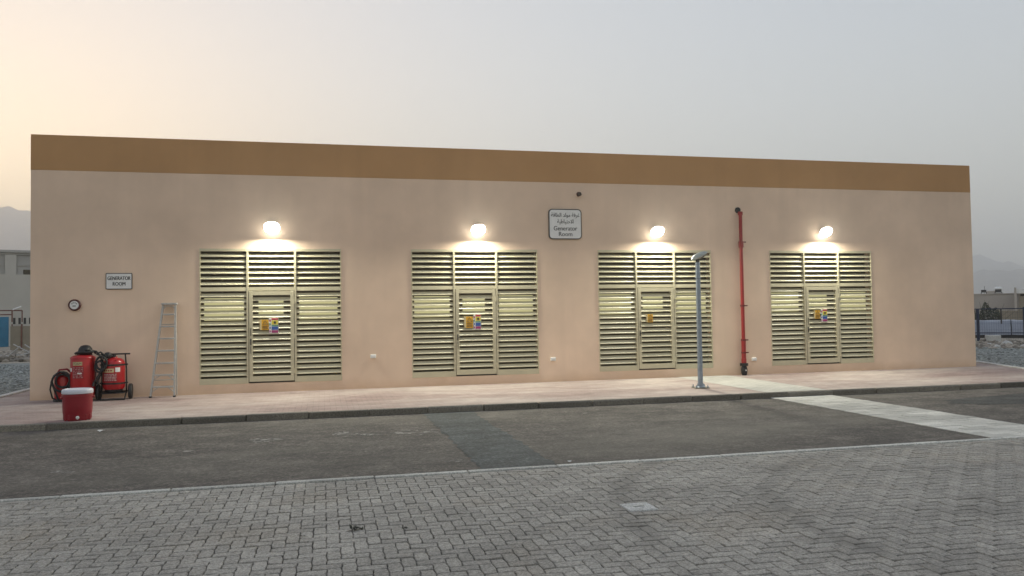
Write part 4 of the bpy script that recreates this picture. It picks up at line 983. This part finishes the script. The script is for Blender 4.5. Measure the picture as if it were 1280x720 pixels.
# bush
loc, rz = frame_at(44.1, 58)
T = thing('bush', 'dark scrubby bush behind the navy fence beside the building corner', 'bush', loc, rz)
bm = BM(); rnd_ = random.Random(11)
for i in range(3600):
    t = rnd_.random(); xx = rnd_.uniform(-2.2, 1.5); env = max(0.3, 1.75 - 0.28 * (xx + 0.4) ** 2 + 0.3 * math.sin(xx * 4.3) + 0.25 * math.sin(xx * 9 + 1)); z = rnd_.uniform(0.05, 1) ** 0.75 * env
    if xx > 1.4: z *= 0.6
    p = Vector((xx, rnd_.gauss(0, 0.5), z)); u = Vector((rnd_.uniform(-1, 1), rnd_.uniform(-1, 1), rnd_.uniform(-0.3, 1))).normalized() * rnd_.uniform(0.05, 0.11); w_ = u.cross(Vector((rnd_.uniform(-1, 1), 1, rnd_.uniform(-1, 1)))).normalized() * 0.03
    bm.faces.new([bm.verts.new(q) for q in (p - u, p + w_, p + u, p - w_)])
obj('foliage', bm, M_LEAF, T)
bm = BM()
for i in range(26):
    a = Vector((rnd_.gauss(-0.1, 0.3), rnd_.gauss(0, 0.2), 0)); b = Vector((rnd_.gauss(-0.1, 0.9), rnd_.gauss(0, 0.4), rnd_.uniform(1.2, 2.25))); tube(bm, [a, a.lerp(b, 0.5) + Vector((0.1, 0, 0.1)), b], [0.025, 0.015, 0.006], 5)
obj('twigs', bm, M_TWIG, T)
# navy fence
loc, rz = frame_at(45.0, 46)
T = thing('wire_fence', 'navy post and wire fence at right between gravel and tarpaulin', 'fence', loc, rz)
for xx, rr, h in ((-0.98, 0.07, 1.66), (1.00, 0.085, 1.72), (3.0, 0.08, 1.7), (-2.9, 0.07, 1.66)):
    bm = BM(); tube(bm, [(xx, 0, -0.05), (xx, 0, h)], rr, 10); obj('post', bm, M_NAVY, T)
bm = BM(); tube(bm, [(0.02, 0.02, 0.9), (0.02, 0.02, 1.64)], 0.035, 8); obj('strut', bm, M_DARK, T)
for z in (1.64, 0.45): bm = BM(); tube(bm, [(-3, 0, z), (3.2, 0, z)], 0.028, 6); obj('rail', bm, M_NAVY, T)
bm = BM()
for i in range(62):
    xx = -3 + i * 0.1; tube(bm, [(xx, 0.01, 0.05), (xx, 0.01, 1.62)], 0.0035, 3, False)
for z in (0.3, 0.6, 0.9, 1.2, 1.45): tube(bm, [(-3, 0.012, z), (3.2, 0.012, z)], 0.0035, 3, False)
obj('wire_mesh', bm, M_NAVY, T)
# tarpaulin covered stack
loc, rz = frame_at(45.1, 52)
T = thing('covered_stack', 'long low stack under a blue grey tarpaulin behind the navy fence', 'tarpaulin', loc, rz)
for nm, xa, xb, m in (('tarpaulin', -3.2, 0.35, M_TARP), ('tarpaulin', 0.40, 4.0, M_TARP)):
    bm = BM(); n = 24; g = []
    for i in range(n + 1):
        xx = xa + (xb - xa) * i / n; col = []
        for (yy, zz) in ((0, 0.17), (0.06, 0.45), (0.35, 0.92), (0.9, 0.99), (1.6, 0.95), (2.0, 0.2)):
            w_ = noise.noise(Vector((xx * 1.3, yy * 2, 3))) * 0.05; col.append(bm.verts.new((xx + w_, yy + w_, zz + w_ * (1 if zz > 0.3 else 0.3))))
        g.append(col)
    for i in range(n):
        for j in range(5): bm.faces.new((g[i][j], g[i + 1][j], g[i + 1][j + 1], g[i][j + 1]))
    for e_ in (g[0], g[-1]): bm.faces.new(e_)
    bmesh.ops.recalc_face_normals(bm, faces=bm.faces[:]); obj(nm, bm, m, T, smooth=True)
bm = BM(); box(bm, -3.1, 3.9, 0.1, 1.9, -0.1, 0.25); obj('pallet_base', bm, M_DARK, T)
loc, rz = frame_at(44.55, 44)
T = thing('concrete_block', 'pale concrete block lying in the rubble below the tarpaulin', 'block', loc, rz + 0.2)
bm = BM(); box(bm, -0.30, 0.30, -0.2, 0.2, 0.05, 0.40, 0.02); obj('block', bm, M_WKERB, T); bm = BM(); box(bm, -0.30, 0.30, -0.16, 0.16, 0.0, 0.05); obj('bedding', bm, M_ROCK, T)
sp = []
for _ in range(700):
    p = polar(random.uniform(42.5, 49), random.uniform(36.5, 45)); sp.append((p.x, p.y, -0.13 + random.uniform(0, 0.1)))
pebbles('rubble', sp, 0.04, 0.16, M_ROCK, 'strip of brown rubble between gravel and navy fence', 'rubble')
rock(45.25, 39.5, 0.22, M_WKERB, 'pale knobbly stone standing in the rubble at right', -0.1)
rock(44.75, 37.6, 0.12, M_WKERB, 'flat white stone at the front edge of the right rubble', -0.08)
rock(44.35, 39.8, 0.10, M_WKERB, 'small pale stone left of the concrete block', -0.08)
rock(46.15, 37.8, 0.13, M_WKERB, 'pale stone in the rubble at the frame edge by the thick fence post', -0.08)

# ------------------------------------------------------------------ haze in the evening air
bm = BM(); box(bm, -5200, 5200, -600, 5200, -1.2, 440)
hz = bpy.data.materials.new('haze_air'); hz.use_nodes = True; t = hz.node_tree; t.nodes.clear()
vo = t.nodes.new('ShaderNodeVolumePrincipled'); vo.inputs['Color'].default_value = (0.98, 0.99, 1.0, 1); vo.inputs['Density'].default_value = 0.00062; vo.inputs['Anisotropy'].default_value = 0.8
ou = t.nodes.new('ShaderNodeOutputMaterial'); t.links.new(vo.outputs[0], ou.inputs['Volume'])
tag(obj('haze', bm, hz), kind='stuff')
